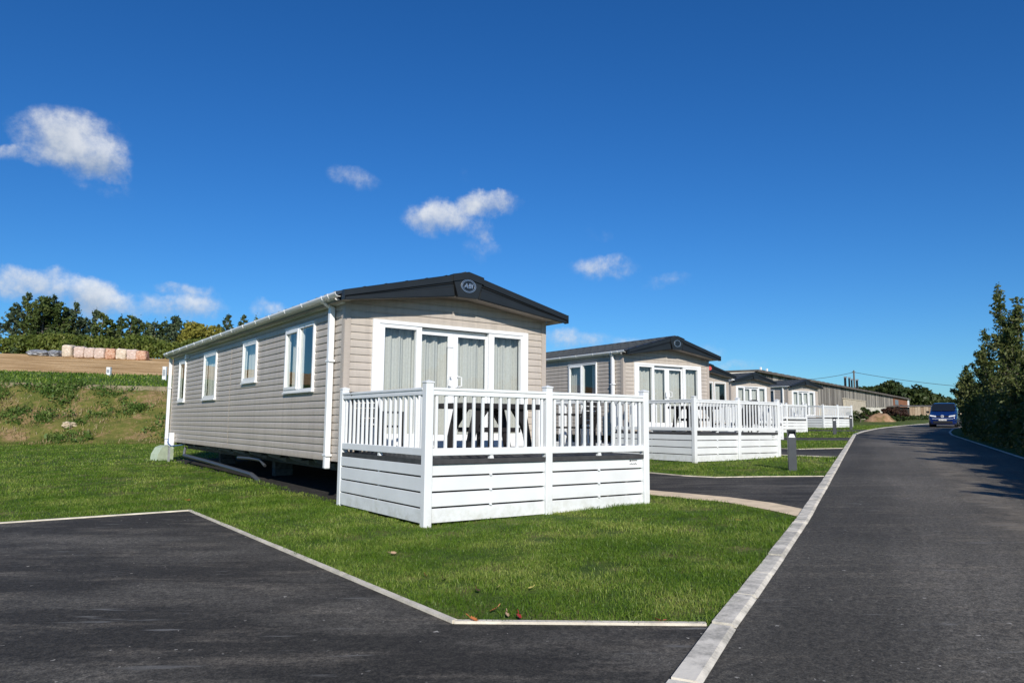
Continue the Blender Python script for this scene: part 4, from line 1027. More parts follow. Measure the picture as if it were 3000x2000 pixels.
def hedge_mass(name, pts, w, h, n, m, size, label, cat='hedge', bumps=.35, group=None):
    """pts: list of (x,y); leaves through a long rounded volume"""
    P = np.array(pts, float); seg = np.diff(P, axis=0); ln = np.linalg.norm(seg, axis=1); cum = np.concatenate([[0], np.cumsum(ln)])
    s = rng.uniform(0, cum[-1], n); i = np.clip(np.searchsorted(cum, s)-1, 0, len(seg)-1); t = (s-cum[i])/ln[i]
    base = P[i]+seg[i]*t[:, None]; nrm = np.stack([-seg[i][:, 1], seg[i][:, 0]], 1)/ln[i][:, None]
    a = rng.uniform(0, np.pi, n); rad = 1-.5*rng.random(n)**1.7
    hh = h*(1+bumps*np.array([mnoise.fractal(Vector((q*.35, 2.2, 0)), 1., 2., 4) for q in s]))
    off = np.cos(a)*rad*w*(1+.3*np.array([mnoise.noise(Vector((q*.6, 7.7, 0))) for q in s])); z = np.abs(np.sin(a))**.7*rad*hh
    xy = base+nrm*off[:, None]; g = terrain_z(xy[:, 0], xy[:, 1])
    C = np.stack([xy[:, 0], xy[:, 1], g+z], 1)+rng.normal(size=(n, 3))*.08
    o0 = C.mean(0); o0[2] = float(terrain_z(o0[0], o0[1]))
    root = thing(name, tuple(o0), label=label, cat=cat, group=group)
    st = MB()
    for k in range(max(3, int(cum[-1]/1.6))):
        q = P[0]+(P[-1]-P[0])*0; sidx = min(len(seg)-1, int(np.searchsorted(cum, (k+.5)*cum[-1]/max(3, int(cum[-1]/1.6))))-1); sidx = max(0, sidx)
        tt = ((k+.5)*cum[-1]/max(3, int(cum[-1]/1.6))-cum[sidx])/ln[sidx]; q = P[sidx]+seg[sidx]*tt; gz = float(terrain_z(q[0], q[1])); r = Vector((q[0], q[1], gz))-Vector(o0)
        st.tube([r+Vector((0, 0, -.1)), r+Vector((random.uniform(-.3, .3), random.uniform(-.3, .3), h*.5)), r+Vector((random.uniform(-.6, .6), random.uniform(-.6, .6), h*.85))], [.05, .03, .012], 5)
    st.tube([Vector((q[0], q[1], float(terrain_z(q[0], q[1]))-.02))-Vector(o0) for q in P], .05, 5)
    st.build('stem', BARK, root)
    leaf_obj('foliage', C-o0, rng.uniform(size[0], size[1], n), m, root); return root
hp = [at(u, 73) for u in (30, 120, 220, 320, 420, 520, 620, 740)]
hedge_mass('hedge', hp, 3.2, 1.9, 24000, HEDGEL, (.10, .26), 'long dark green hedge behind the packs at the top of the field', bumps=.4)
hp = [at(u, 71) for u in (15, 70)]
hedge_mass('hedge', hp, 1.2, 1.0, 1500, SHRUB, (.12, .25), 'low rough scrub at the left end of the hedge', bumps=.3)

# weeds on the bank
def weeds():
    V, F3, F4, n0 = [], [], [], 0; C, Sz = [], []
    spots = []
    for _ in range(420):
        L = rng.uniform(-31, -14); t = rng.uniform(.2, 6.4); n = mnoise.fractal(Vector((L*.35, t*.4, 5.)), 1., 2., 4)
        if n > -.12+.014*(L+31): spots.append((L, t, rng.uniform(.22, .75)))
    spots += [(-24.0, 5.2, 1.1), (-23.2, 4.2, 1.1), (-23.6, 5.9, .9), (-29.5, 2.2, 1.3), (-28.2, 2.0, 1.2), (-27.0, 1.3, 1.1), (-30.5, 3.2, 1.2), (-25.2, .9, .9), (-18.4, 5.6, .7), (-20, 3.0, .6), (-28.9, 1.0, 1.2), (-26.4, 5.0, .8)]
    for L, t, r in spots:
        D = float(foot(np.array(L)))+t; x, y = FX*D+FY*L, FY*D-FX*L; n = int(120*r*r)+20
        px = x+rng.normal(size=n)*r*.42; py = y+rng.normal(size=n)*r*.30; pz = terrain_z(px, py)
        k = n//2
        n0 = blades_at(px[:k], py[:k], pz[:k], .18, .42, .028, V, F3, F4, n0)
        C.append(np.stack([px[k:], py[k:], pz[k:]+rng.uniform(.02, .28, n-k)], 1))
    C = np.concatenate(C); q = quads(C, rng.uniform(.05, .14, len(C)), aspect=1.7); b = n0+np.arange(len(C))*4
    V.append(q); F4.append(np.stack([b, b+1, b+2, b+3], 1))
    o = np_mesh('bank_weeds', np.concatenate(V), F4+F3, WEED); tag(o, 'green weeds and grass tufts growing on the earth bank', 'weeds', kind='stuff')
def blades_at(x, y, z, hmin, hmax, w, V, F3, F4, n0):
    n = len(x); h = rng.uniform(hmin, hmax, n); a = rng.uniform(0, 2*np.pi, n); ca, sa = np.cos(a), np.sin(a)
    ln = rng.uniform(.2, .9, n)*h; la = rng.uniform(0, 2*np.pi, n); dx, dy = np.cos(la)*ln, np.sin(la)*ln; ww = w*rng.uniform(.6, 1.3, n)/2
    v = np.empty((n, 5, 3)); z = z-.03
    v[:, 0] = np.stack([x-ca*ww, y-sa*ww, z], 1); v[:, 1] = np.stack([x+ca*ww, y+sa*ww, z], 1)
    v[:, 2] = np.stack([x+ca*ww*.8+dx*.4, y+sa*ww*.8+dy*.4, z+h*.75], 1); v[:, 3] = np.stack([x-ca*ww*.8+dx*.4, y-sa*ww*.8+dy*.4, z+h*.75], 1)
    v[:, 4] = np.stack([x+dx, y+dy, z+h*.8], 1); b = n0+np.arange(n)*5
    V.append(v.reshape(-1, 3)); F4.append(np.stack([b, b+1, b+2, b+3], 1)); F3.append(np.stack([b+3, b+2, b+4], 1)); return n0+n*5
weeds()
def tufts():
    V, F3, F4 = [], [], []; n = 9000
    L = rng.uniform(-40, -10, n); t = 6.2+rng.random(n)*8.5; D = foot(L)+t; x, y = FX*D+FY*L, FY*D-FX*L
    blades_at(x, y, terrain_z(x, y), .10, .22, .05, V, F3, F4, 0)
    o = np_mesh('strip_grass', np.concatenate(V), F4+F3, GRASS); tag(o, 'dark green grass strip along the top of the bank', 'grass', kind='stuff')
tufts()
STRAW = leaf_mat('dry_grass_blade', (.20, .14, .06), (.34, .26, .13), (.50, .42, .26), .2, .9)
def straw():
    V, F3, F4 = [], [], []; n = 15000
    L = rng.uniform(-34, -12, n); t = .1+rng.random(n)*6.0; D = foot(L)+t; x, y = FX*D+FY*L, FY*D-FX*L
    k = np.array([mnoise.fractal(Vector((a*.8, b*.8, 3.)), 1., 2., 4) for a, b in zip(L, t)])+rng.normal(size=n)*.15 > .02
    x, y = x[k], y[k]; blades_at(x, y, terrain_z(x, y), .06, .22, .03, V, F3, F4, 0)
    o = np_mesh('dry_grass', np.concatenate(V), F4+F3, STRAW); tag(o, 'dry straw-coloured grass lying in patches on the earth bank', 'dry grass', kind='stuff')
straw()
bx_, by_ = at_pix = (FX*36.2+FY*(-21.6), FY*36.2-FX*(-21.6))
b = MB(); lumpy(b, 0, 0, .28, .2, .15, 5, 3., 8, .18); o = b.build('rock', mat('pale_rock', (.52, .43, .30), .9, .2, var=(5, .2), bump=(12, .5)), None, False, (bx_, by_, float(terrain_z(bx_, by_))-.03)); o.rotation_euler.z = .5
tag(o, 'pale rock lying low on the weedy earth bank', 'rock')

# ------------------------------------------------------------------ barn, sheds, fence
BW = np.array([63.6, 46.8]); BE = np.array([152., 75.5]); BD = (BE-BW)/np.linalg.norm(BE-BW); BL_ = float(np.linalg.norm(BE-BW)); BANG = math.atan2(BD[1], BD[0])
def bpos(u):    # distance along the barn front for picture column u
    k = (u-1500)/2157; # ray: L = k*D
    # solve BW + s*BD on ray
    ax, ay = FX+FY*k, FY-FX*k
    s = (BW[0]*ay-BW[1]*ax)/(ax*BD[1]-ay*BD[0]); return s
def timber(name, c1, c2, c3, rough=.85):
    m = bpy.data.materials.new(name); m.use_nodes = True; N, L, b = nodes(m); g = N.new('ShaderNodeNewGeometry')
    r = ramp(N, [(0, c1), (.5, c2), (1, c3)]); L.new(g.outputs['Random Per Island'], r.inputs[0]); tc = N.new('ShaderNodeTexCoord')
    n = noise_node(N, L, 2.2, 6, .65, tc.outputs['Object'], (6, 6, .5)); c = mixc(N, L, 1., r.outputs[0], maprange(N, L, n.outputs['Fac'], .25, .75, .55, 1.35), 'MULTIPLY')
    L.new(c, b.inputs['Base Color']); b.inputs['Roughness'].default_value = rough; b.inputs['Specular IOR Level'].default_value = .2; return m
GREYTIMBER = timber('weathered_timber', (.11, .10, .09), (.23, .215, .19), (.42, .39, .34))
BROWNTIMBER = timber('fence_timber', (.22, .15, .095), (.32, .23, .155), (.43, .34, .245))
BRICK = mat('barn_brick', (.26, .115, .065), .9, .2, var=(3, .25), bump=(14, .3))
WHITEWASH = mat('whitewashed_wall', (.66, .62, .53), .9, .2, var=(.7, .16), bump=(6, .3))
FIBRE = mat('fibre_cement_roof', (.13, .115, .10), .9, .2, var=(1.1, .3))
PALEWALL = mat('pale_panel', (.50, .44, .34), .9, .2, var=(3, .15))
ZBN = 0
barn = thing('barn', (BW[0], BW[1], 0), BANG, label='long weathered timber barn with whitewashed base and brick end behind the caravans', cat='barn')
zeave = 6.85
sb = bpos(2614); se = BL_
zt0 = lambda s: np.interp(s, [0, bpos(2500), BL_], [3.9, 4.2, 5.15])
b = MB(); s = 0
while s < sb:
    w = random.uniform(.22, .42); off = random.choice((0, .03, .05)); b.box(s, s+w-.03, -.05-off, -.01, zt0(s)+random.uniform(-.06, .06), zeave-.05+random.uniform(-.02, .02)); s += w
b.build('timber_cladding', GREYTIMBER, barn)
b = MB(); b.box(0, se, .0, .2, 0, zeave-.1); b.box(0, .2, .2, 9, 0, zeave-.1); b.box(se-.2, se, .2, 9, 0, zeave-.1); b.build('wall', WHITEWASH, barn)
b = MB(); b.box(sb, se+.05, -.12, -.005, 5.0, zeave-.12); b.build('brick_wall', BRICK, barn)
b = MB(); n = int(se/1.1)
for i in range(n): b.box(i*se/n, (i+1)*se/n-.02, -.45, 9.3, zeave-.06+.012*(i % 2), zeave+.12+.03*(i % 2))
b.box(-.1, se+1.6, -.5, -.4, zeave-.14, zeave+.05); b.box(se-.1, se+1.6, -.45, 9.3, zeave-.05, zeave+.07)
b.build('roof', FIBRE, barn)
def at_s(u): return bpos(u)
b = MB(); b.box(at_s(2619), at_s(2628), -.16, -.12, 5.35, 6.3); b.build('window', mat('dull_glass', (.16, .19, .22), .3), barn)
b = MB(); b.box(at_s(2633), at_s(2640), -.15, -.12, 5.3, 5.5); b.build('vent', STICK, barn)
b = MB(); b.box(at_s(2654.5), at_s(2657.5), -.3, -.16, 3.2, zeave-.15); b.build('downpipe', WHITE, barn)
b = MB(); b.box(at_s(2641), at_s(2661), -.24, -.16, 2.6, 4.75); b.build('door', WHITE, barn)
for i, (u, dv, w) in enumerate(((2483, 1103, .55), (2494, 1105, .42), (2501, 1110, .40), (2517, 1111, .55))):
    sx = at_s(u); D = FX*(BW[0]+BD[0]*sx)+FY*(BW[1]+BD[1]*sx); zt = 1.346+(1247-dv)/2157*D
    b = MB(); w *= .42; b.box(sx-w/2, sx+w/2, .1, .1+w, zeave+.05, zt-.2); b.box(sx-w/2-.07, sx+w/2+.07, .03, .17+w, zt-.2, zt); o = b.build('roof_vent', [STEEL, ANTHRA2][0], barn)
    c = MB(); c.box(sx-w/2-w*.8, sx-w/2-.005, .08, .12+w, zeave+.05, zt-.21); c.build('vent_shaded_side', ANTHRA2, o)  # dark box painted as the shaded side of the vent
b = MB(); sx0, sx1 = at_s(2398), at_s(2468); 
pl = thing('boundary_wall', (BW[0]+BD[0]*sx0+BD[1]*3, BW[1]+BD[1]*sx0-BD[0]*3, 0), BANG, label='short pale rendered wall in front of the barn, right of the last caravan', cat='wall')
D0 = FX*(BW[0]+BD[0]*sx0)+FY*(BW[1]+BD[1]*sx0)
b.box(0, (sx1-sx0)*.96, -.12, .12, 1.0, 1.346+(1247-1167)/2157*D0-.15, bev=.03); b.build('panel', PALEWALL, pl)
b = MB(); b.box(-.1, (sx1-sx0)*.96+.1, -.17, .17, 1.346+(1247-1167)/2157*D0-.15, 1.346+(1247-1167)/2157*D0-.03, bev=.02); b.build('coping', PALEWALL, pl)

def fence_things():
    D = 128.; x0, y0 = at(2662, D); x1, y1 = at(2850, D*.97); a = Vector((x0, y0)); c = Vector((x1, y1)); L = (c-a).length; ang = math.atan2(c.y-a.y, c.x-a.x)
    z0 = 1.346+(1248-1227)/2157*D; f = thing('timber_fence', (x0, y0, 0), ang, label='tall brown close-boarded fence across the road behind the van', cat='fence')
    b = MB(); s = 0
    while s < L:
        w = random.uniform(.30, .5); b.box(s, s+w-.03, -.04-random.choice((0, .03)), 0, 2.0, z0+2.05+random.uniform(-.05, .05)); s += w
    b.build('boards', BROWNTIMBER, f)
    p = MB()
    for k in range(int(L/2.4)): p.box(k*2.4, k*2.4+.12, 0.005, .12, 1.8, z0+1.95)
    p.box(0, L, .01, .07, z0+1.5, z0+1.6); p.build('post', BROWNTIMBER, f)
    sh = thing('shed', (x0+1, y0+4, 0), ang, label='low grey shed roof showing over the brown fence', cat='shed')
    b = MB(); b.box(-1, L+2, 0, 6, 2, z0+2.1); b.build('wall', mat('shed_dark_wall', (.03, .028, .025), .9), sh)
    b = MB(); b.prism([(-.6, z0+2.18), (6.5, z0+2.5), (6.5, z0+2.62), (-.6, z0+2.30)], lambda a_, z, d: (d, a_, z), -2, L+3); b.build('roof', FIBRE, sh)
fence_things()

# utility pole and wires
px, py = at(2504, 118); pz = float(terrain_z(px, py))
po = thing('utility_pole', (px, py, pz), label='slim wooden utility pole rising behind the barn roof', cat='utility pole'); ztop = 1.346+(1247-1085)/2157*118
b = MB(); b.tube([(0, 0, -.3), (0, 0, ztop-pz)], [.17, .12], 8); b.build('pole', BARK, po)
b = MB(); b.box(-.5, .5, -.05, .05, ztop-pz-.35, ztop-pz-.25); b.build('cross_arm', BARK, po)
WIRE = mat('wire', (.03, .03, .03), .6)
def wire(p, q, sag, label, r=.035):
    b = MB(); p, q = Vector(p), Vector(q); b.tube([p.lerp(q, t)-Vector((0, 0, sag*4*t*(1-t))) for t in np.linspace(0, 1, 14)], r, 5)
    tag(b.build('overhead_wire', WIRE), label, 'wire', 'wires of the utility pole')
x1, y1 = at(2250, 118); zz = 1.346+(1245-1112)/2157*118; wire((px, py, ztop-.3), (x1, y1, zz), .55, 'overhead wire running left from the utility pole')
x1, y1 = at(2905, 112); zz = 1.346+(1250-1138)/2157*112; wire((px, py, ztop-.3), (x1, y1, zz), .35, 'overhead wire running right from the pole to the roadside trees')
for u, vt in ((2231, 1076), (2249, 1080)):
    x, y = at(u, 84); zt = 1.346+(1245-vt)/2157*84; a = thing('roof_aerial', (x, y, 6.9), label='tiny white aerial tip above the left end of the barn roof' if u == 2231 else 'second tiny white aerial tip, right of the first on the barn roof', cat='aerial')
    b = MB(); b.tube([(0, 0, 0), (0, 0, zt-6.9)], .03, 5); b.build('mast', STEEL, a); b = MB(); b.box(-.10, .10, -.1, .1, zt-7.35, zt-6.9, bev=.03); b.build('head', WHITE, a)

# mound, tarpaulin, shrubs near the barn
def mound(x, y, rx, ry, h, m, name, label, cat, seed):
    b = MB(); n, k = 28, 9
    for i in range(k+1):
        for j in range(n):
            r = i/k; a = 2*math.pi*j/n; px, py = rx*r*math.cos(a), ry*r*math.sin(a)
            z = h*(1-r*r)**1.2 if r < 1 else -.1
            z += .62*h*mnoise.fractal(Vector((px*.7+seed, py*.7, 0)), 1., 2., 5)*(1-r)
            b.v.append((px, py, z))
    for i in range(k):
        for j in range(n):
            j2 = (j+1) % n; b.f.append((i*n+j, (i+1)*n+j, (i+1)*n+j2, i*n+j2)); b.m.append(0)
    return tag(b.build(name, m, None, True, (x, y, float(terrain_z(x, y))-.1)), label, cat)
SOIL = ground_mat('mound_soil', [(.36, (.16, .13, .05)), (.46, (.30, .18, .10)), (.65, (.46, .30, .18))], 1.1)
x, y = at(2574, 84); mound(x, y, 2.0, 1.8, .95, SOIL, 'earth_mound', 'smooth reddish-brown earth mound on the verge before the barn', 'mound', 3)
for i, (u, D, vt, w, m, lab) in enumerate(((2517, 80, 1190, 2.0, SHRUB, 'dark green shrub between the last deck and the earth mound'), (2538, 92, 1196, 1.0, REDSHRUB, 'small russet shrub against the whitewashed wall, above the mound'),
        (2566, 95, 1196, 1.0, SHRUB, 'small round shrub against the whitewashed wall, centre'), (2634, 86, 1214, 1.5, SHRUB, 'loose yellow-green shrub at the right foot of the dark russet bush'), (2600, 88, 1224, .8, SHRUB, 'low weedy clump in front of the dark russet bush'))):
    x, y, h = tree_h(u, vt, D); broad_tree('shrub', x, y, max(h, .7), w, w*.8, lab, 'shrubs on the verge by the barn', m, 16, 1500, (.07, .17), trunk=True, low=.02, seed=20+i, cat='shrub', crown='foliage')
x, y, h = tree_h(2613, 1191, 92); broad_tree('shrub', x, y, h, 2.6, 1.8, 'large dark russet bush with a flat rounded top before the barn wall', 'shrubs on the verge by the barn', REDSHRUB, 30, 5000, (.10, .24), low=.0, seed=31, cat='shrub', crown='foliage')
hp = [at(u, D) for u, D in ((2650, 94), (2680, 96), (2715, 98), (2750, 100))]
hedge_mass('hedge', hp, .9, .45, 2500, SHRUB, (.08, .2), 'low rough grass and weeds along the foot of the brown fence')

# far trees behind the barn
FT = 'dark trees on the hillside beyond the barn'
for i, (u, vt, D, w, lab) in enumerate(((2538, 1133, 215, 6, 'small dark tree, leftmost beyond the barn roof'), (2562, 1124, 210, 7, 'dark tree beyond the barn, left of the highest crown'), (2585, 1119, 205, 7.5, 'dark tree with the highest crown beyond the barn'),
        (2612, 1117, 205, 8, 'broad dark tree beyond the brick end of the barn'), (2640, 1122, 200, 7.5, 'dark tree rising right of the barn end'), (2668, 1128, 200, 7, 'dark tree above the gap between barn and fence'), (2692, 1134, 200, 7, 'pointed dark tree above the left half of the fence'),
        (2715, 1148, 205, 7, 'dark tree behind the van roof'), (2742, 1160, 215, 8, 'lower dark tree to the right behind the van'), (2768, 1168, 220, 8, 'low dark tree near the end of the hillside wood'), (2795, 1180, 225, 8, 'last low tree of the hillside wood beside the hedge'))):
    x, y = at(u, D); zt = 1.346+(1248-vt)/2157*D; z0 = float(terrain_z(x, y)); broad_tree('broadleaf_tree', x, y, zt-z0, w, w*.8, lab, FT, DARKTREE, 30, 3200, (.45, 1.0), low=.02, seed=50+i)

# ------------------------------------------------------------------ right side hedge and trees
RE = koff(4.98)
def redge(x): return float(np.interp(x, [p[0] for p in RE], [p[1] for p in RE]))
hp = [(x+.8+max(0, x-40)*.03, redge(x)-1.5-max(0, x-40)*.045) for x in (10, 12, 16, 20, 24, 28, 32, 36, 40, 45, 50, 54, 57)]
hedge_mass('hedge', hp, 1.3, 2.45, 90000, ROADLEAF, (.06, .15), 'dense dark hedge in shade along the right side of the road', bumps=.3)
def upright(x, y, h, r, label, leaves, seed, nb=8, group='trees along the right side of the road', low=.10):
    rs = np.random.default_rng(900+seed); z0 = float(terrain_z(x, y))-.1; root = thing('roadside_tree', (x, y, z0), label=label, cat='tree', group=group)
    tr = MB(); C = []; per = leaves/nb/10
    for k in range(nb):
        a = 2*np.pi*(k+rs.uniform(-.3, .3))/nb; rr = r*(rs.uniform(.1, .35) if k < 2 else rs.uniform(.4, 1.05)); hh = h*(1 if k == 0 else (.93 if k == 1 else rs.uniform(.42, .86)))
        p0 = Vector((rs.uniform(-.25, .25), rs.uniform(-.25, .25), 0)); p3 = Vector((rr*math.cos(a), rr*math.sin(a), hh)); p1 = p0.lerp(p3, .33)+Vector((0, 0, hh*.10)); p2 = p0.lerp(p3, .7)+Vector((rs.uniform(-.15, .15), rs.uniform(-.15, .15), hh*.05))
        tr.tube([p0, p1, p2, p3], [.055, .038, .020, .005], 5); path = [p0, p1, p2, p3]
        for _ in range(int(per*(.5+.5*hh/h))):
            t = min(.999, low+(1-low)*rs.random()**.72); i = int(t*3); q = path[i].lerp(path[i+1], t*3-i)
            L = (r*.62*(1-t)**.7*(1-.3*(hh == h))+.13)*rs.uniform(.4, 1.5); aa = rs.uniform(0, 2*np.pi); d = Vector((math.cos(aa), math.sin(aa), rs.uniform(.15, 1.3))).normalized(); e = q+d*L
            if rs.random() < .3: tr.tube([q, e], [.010, .003], 3, cap=False)
            n = 10; ts = rs.random(n)**.7; C.append(np.array(q)[None]+np.outer(ts, np.array(e-q))+rs.normal(size=(n, 3))*.045)
    C = np.concatenate(C); tr.build('trunk', BARK, root); leaf_obj('crown', C, rs.uniform(.05, .11, len(C)), ROADLEAF, root); return root
for i, (x, dy, h, r, n, lab) in enumerate((
    (8.5, 1.5, 3.0, 1.2, 8000, 'roadside tree just outside the right edge of the view'),
    (12.0, 1.5, 3.6, 1.2, 9000, 'second roadside tree outside the right edge of the view'),
    (16.0, 1.5, 3.4, 1.3, 9000, 'third roadside tree outside the right edge of the view'),
    (20.0, 1.6, 3.7, 1.3, 11000, 'roadside tree at the right edge of the view, nearest the camera'),
    (24.5, 1.6, 3.6, 1.3, 13000, 'bushy roadside tree low on the right edge'),
    (28.5, 1.3, 4.4, 1.2, 9000, 'olive-green tree at the right edge below the tallest one'),
    (32.2, 1.35, 5.8, 1.15, 9000, 'tree at the right edge just short of the tallest one'),
    (35.6, 1.25, 7.0, 1.05, 7500, 'tallest thin-topped tree on the right, with upright leafy leaders'),
    (39.5, 1.1, 4.6, .90, 7000, 'slender tree left of the tallest one with a branch reaching out'),
    (44.5, 1.0, 3.5, .9, 7000, 'shorter leafy tree behind the tall pair on the right'),
    (50.0, .95, 4.2, .75, 6500, 'small bright-topped tree at the far end of the hedge beside the van'),
    (55.0, 1.2, 3.8, .9, 7000, 'last small tree of the roadside row, right behind the van'))):
    upright(x+dy*.45, redge(x)-dy*.88, h, r, lab, n, i)

# ------------------------------------------------------------------ van
def make_van(loc, heading):
    root = thing('parked_van', loc, heading, label='dark blue van parked facing the camera at the bend, in hedge shade', cat='van')
    BLUE = mat('van_blue_paint', (.003, .017, .105), .25, .5, coat=.6); BLK = mat('van_black_trim', (.012, .012, .013), .5); TYRE = mat('van_tyre', (.015, .015, .015), .85)
    GL = mat('van_glass', (.012, .015, .018), .06, .7); LAMP = mat('van_headlamp', (.75, .78, .8), .12, .7); PLATE = mat('van_plate', (.78, .78, .76), .5); RIM = mat('van_rim', (.35, .36, .37), .35, .5, .7)
    # body: x = 0 at the nose, running back; stations (x, half width low, half width belt, half width top, z low, z belt, z top)
    st = [(-.0, .72, .80, .70, .30, .62, .80), (.06, .84, .90, .80, .24, .66, .93), (.22, .91, .945, .84, .22, .80, 1.02), (.60, .93, .95, .85, .22, .92, 1.13), (.98, .935, .95, .86, .22, 1.0, 1.24),
          (1.30, .94, .95, .82, .22, 1.05, 1.50), (1.68, .94, .95, .79, .22, 1.05, 1.80), (1.95, .94, .95, .78, .22, 1.05, 1.92), (2.6, .94, .95, .78, .22, 1.05, 1.97), (4.4, .94, .95, .78, .22, 1.05, 1.96), (4.85, .93, .94, .76, .24, 1.05, 1.90), (4.93, .90, .91, .72, .35, 1.0, 1.80)]
    b = MB(); rings = []
    for x, wl, wb, wt, zl, zb, zt in st:
        half = [(wl*.9, zl), (wl, zl+.08), (wb, zl+.3*(zb-zl)+.05), (wb, zb), (wb*.4+wt*.6, zb+(zt-zb)*.62), (wt, zt-.07), (wt-.10, zt-.012), (wt*.5, zt)]
        ring = half+[(-y, z) for y, z in reversed(half)]; rings.append([len(b.v)+i for i in range(len(ring))]); b.v += [(x, y, z) for y, z in ring]
    for i in range(len(rings)-1):
        n = len(rings[i])
        for k in range(n): j = (k+1) % n; b.f.append((rings[i][k], rings[i+1][k], rings[i+1][j], rings[i][j])); b.m.append(0)
    b.f.append(tuple(rings[0])); b.m.append(0); b.f.append(tuple(reversed(rings[-1]))); b.m.append(0)
    b.build('body', BLUE, root, True)
    w = MB(); w.face([(1.00, -.83, 1.265), (1.00, .83, 1.265), (1.66, .755, 1.805), (1.66, -.755, 1.805)]); w.face([(1.66, -.755, 1.805), (1.66, .755, 1.805), (1.78, .70, 1.86), (1.78, -.70, 1.86)]); 
    o = w.build('windscreen', GL, root); o.location = (-.035, 0, .03)
    for s in (-1, 1):
        q = MB(); q.face([(1.45, s*.935, 1.12), (2.45, s*.935, 1.12), (2.45, s*.845, 1.70), (1.85, s*.845, 1.70)]); q.build('side_window', GL, root).location = (0, s*.025, 0)
        q = MB(); q.box(1.28, 1.42, min(s*.98, s*1.20), max(s*.98, s*1.20), 1.12, 1.30, bev=.04); q.build('wing_mirror', BLK, root)
        q = MB(); q.prism([(s*.84, .86), (s*.42, .80), (s*.44, .90), (s*.86, .97)], lambda y, z, x: (x, y, z), -.02+.06, .25); q.build('headlight', LAMP, root).location = (-.075, 0, 0)
        for xx in (.88, 3.95):
            q = MB(); q.lathe([(.20, -.11), (.31, -.12), (.34, -.08), (.34, .08), (.31, .12), (.20, .11)], 22); wm = Matrix.Rotation(math.pi/2, 4, 'X')
            q.v = [tuple(wm @ Vector(p)) for p in q.v]; wh = q.build('wheel', TYRE, root); wh.location = (xx, s*.86, .34)
            q = MB(); q.lathe([(.05, -.005), (.20, -.01), (.21, .01), (.05, .02)], 16); q.v = [tuple(wm @ Vector(p)) for p in q.v]; rm = q.build('rim', RIM, wh); rm.location = (0, s*.115, 0)
    g = MB(); g.box(-.035, .06, -.42, .42, .80, .90, bev=.02); g.build('grille', BLK, root)
    g = MB(); g.box(-.03, .05, -.66, .66, .30, .50, bev=.03); g.build('lower_grille', BLK, root)
    g = MB(); g.box(-.045, .02, -.70, .70, .655, .675); g.build('bumper_strip', LAMP, root)
    e = MB(); N = 24
    for k in range(N):
        a0, a1 = 2*math.pi*k/N, 2*math.pi*(k+1)/N; f = lambda a, r: (r*math.cos(a), .86+r*math.sin(a))
        e.prism([f(a0, .105), f(a1, .105), f(a1, .088), f(a0, .088)], lambda y, z, x: (x, y, z), -.055, -.04)
    def bar(p, q): 
        d = (Vector(q)-Vector(p)).normalized(); n = Vector((-d.y, d.x))*.009; e.prism([tuple(Vector(p)-n), tuple(Vector(q)-n), tuple(Vector(q)+n), tuple(Vector(p)+n)], lambda y, z, x: (x, y, .86+z), -.054, -.041)
    for s in (-1, 1): bar((s*.045, .085), (0, .005)); bar((s*.085, .045), (s*.04, -.08)); bar((s*.04, -.08), (0, .0))
    e.build('badge', LAMP, root)
    p = MB(); p.box(-.05, -.035, -.26, .26, .52, .63, bev=.004); pl = p.build('number_plate', PLATE, root)
    t = MB(); yy = -.21
    for k in range(7):
        wd = .045; t.box(-.053, -.0505, yy, yy+wd*.7, .55, .60); yy += wd+(.05 if k == 3 else .012)
    t.build('plate_text', STICK, pl)
    ww = MB(); ww.tube([(.93, -.6, 1.27), (.99, .05, 1.31)], .012, 4); ww.tube([(.93, .05, 1.27), (.99, .65, 1.31)], .012, 4); ww.build('wiper', BLK, root).location = (-.06, 0, .03)
    return root
vx, vy = at(2757, 57.5)
make_van((vx, vy, P0(vx, vy)+.004), R(20.5))

# ------------------------------------------------------------------ fallen leaves
LEAFM = {'red': mat('red_leaf', (.30, .03, .02), .6), 'orange': mat('orange_leaf', (.42, .14, .04), .6), 'yellow': mat('yellow_leaf', (.50, .44, .12), .6), 'brown': mat('brown_leaf', (.10, .04, .02), .7), 'tan': mat('tan_leaf', (.42, .28, .17), .7)}
for i, (u, v, c, lab) in enumerate(LV):
    x, y = gpt(u, v); b = MB(); n = 9; s = random.uniform(.028, .040)
    out = []
    for k in range(2*n): 
        a = 2*math.pi*k/(2*n); r = s*(1. if k % 2 == 0 else .62)*(1-.25*abs(math.sin(a))); out.append((r*math.cos(a)*1.15, r*math.sin(a)))
    for k in range(2*n):
        p, q = out[k], out[(k+1) % (2*n)]; f = lambda t: (t[0], t[1], .35*abs(t[1])+.15*t[0]**2/s); b.face([(0, 0, 0), f(p), f(q)])
    b.tube([(s*1.0, 0, .01), (s*1.6, .01, .02)], .003, 4)
    o = b.build('fallen_leaf', LEAFM[c], None, False, (x, y, P0(x, y)+.030)); o.rotation_euler = (random.uniform(-.5, .5), random.uniform(-.5, .3), random.uniform(0, 6)); tag(o, lab, 'leaf', 'fallen autumn leaves on the grass')

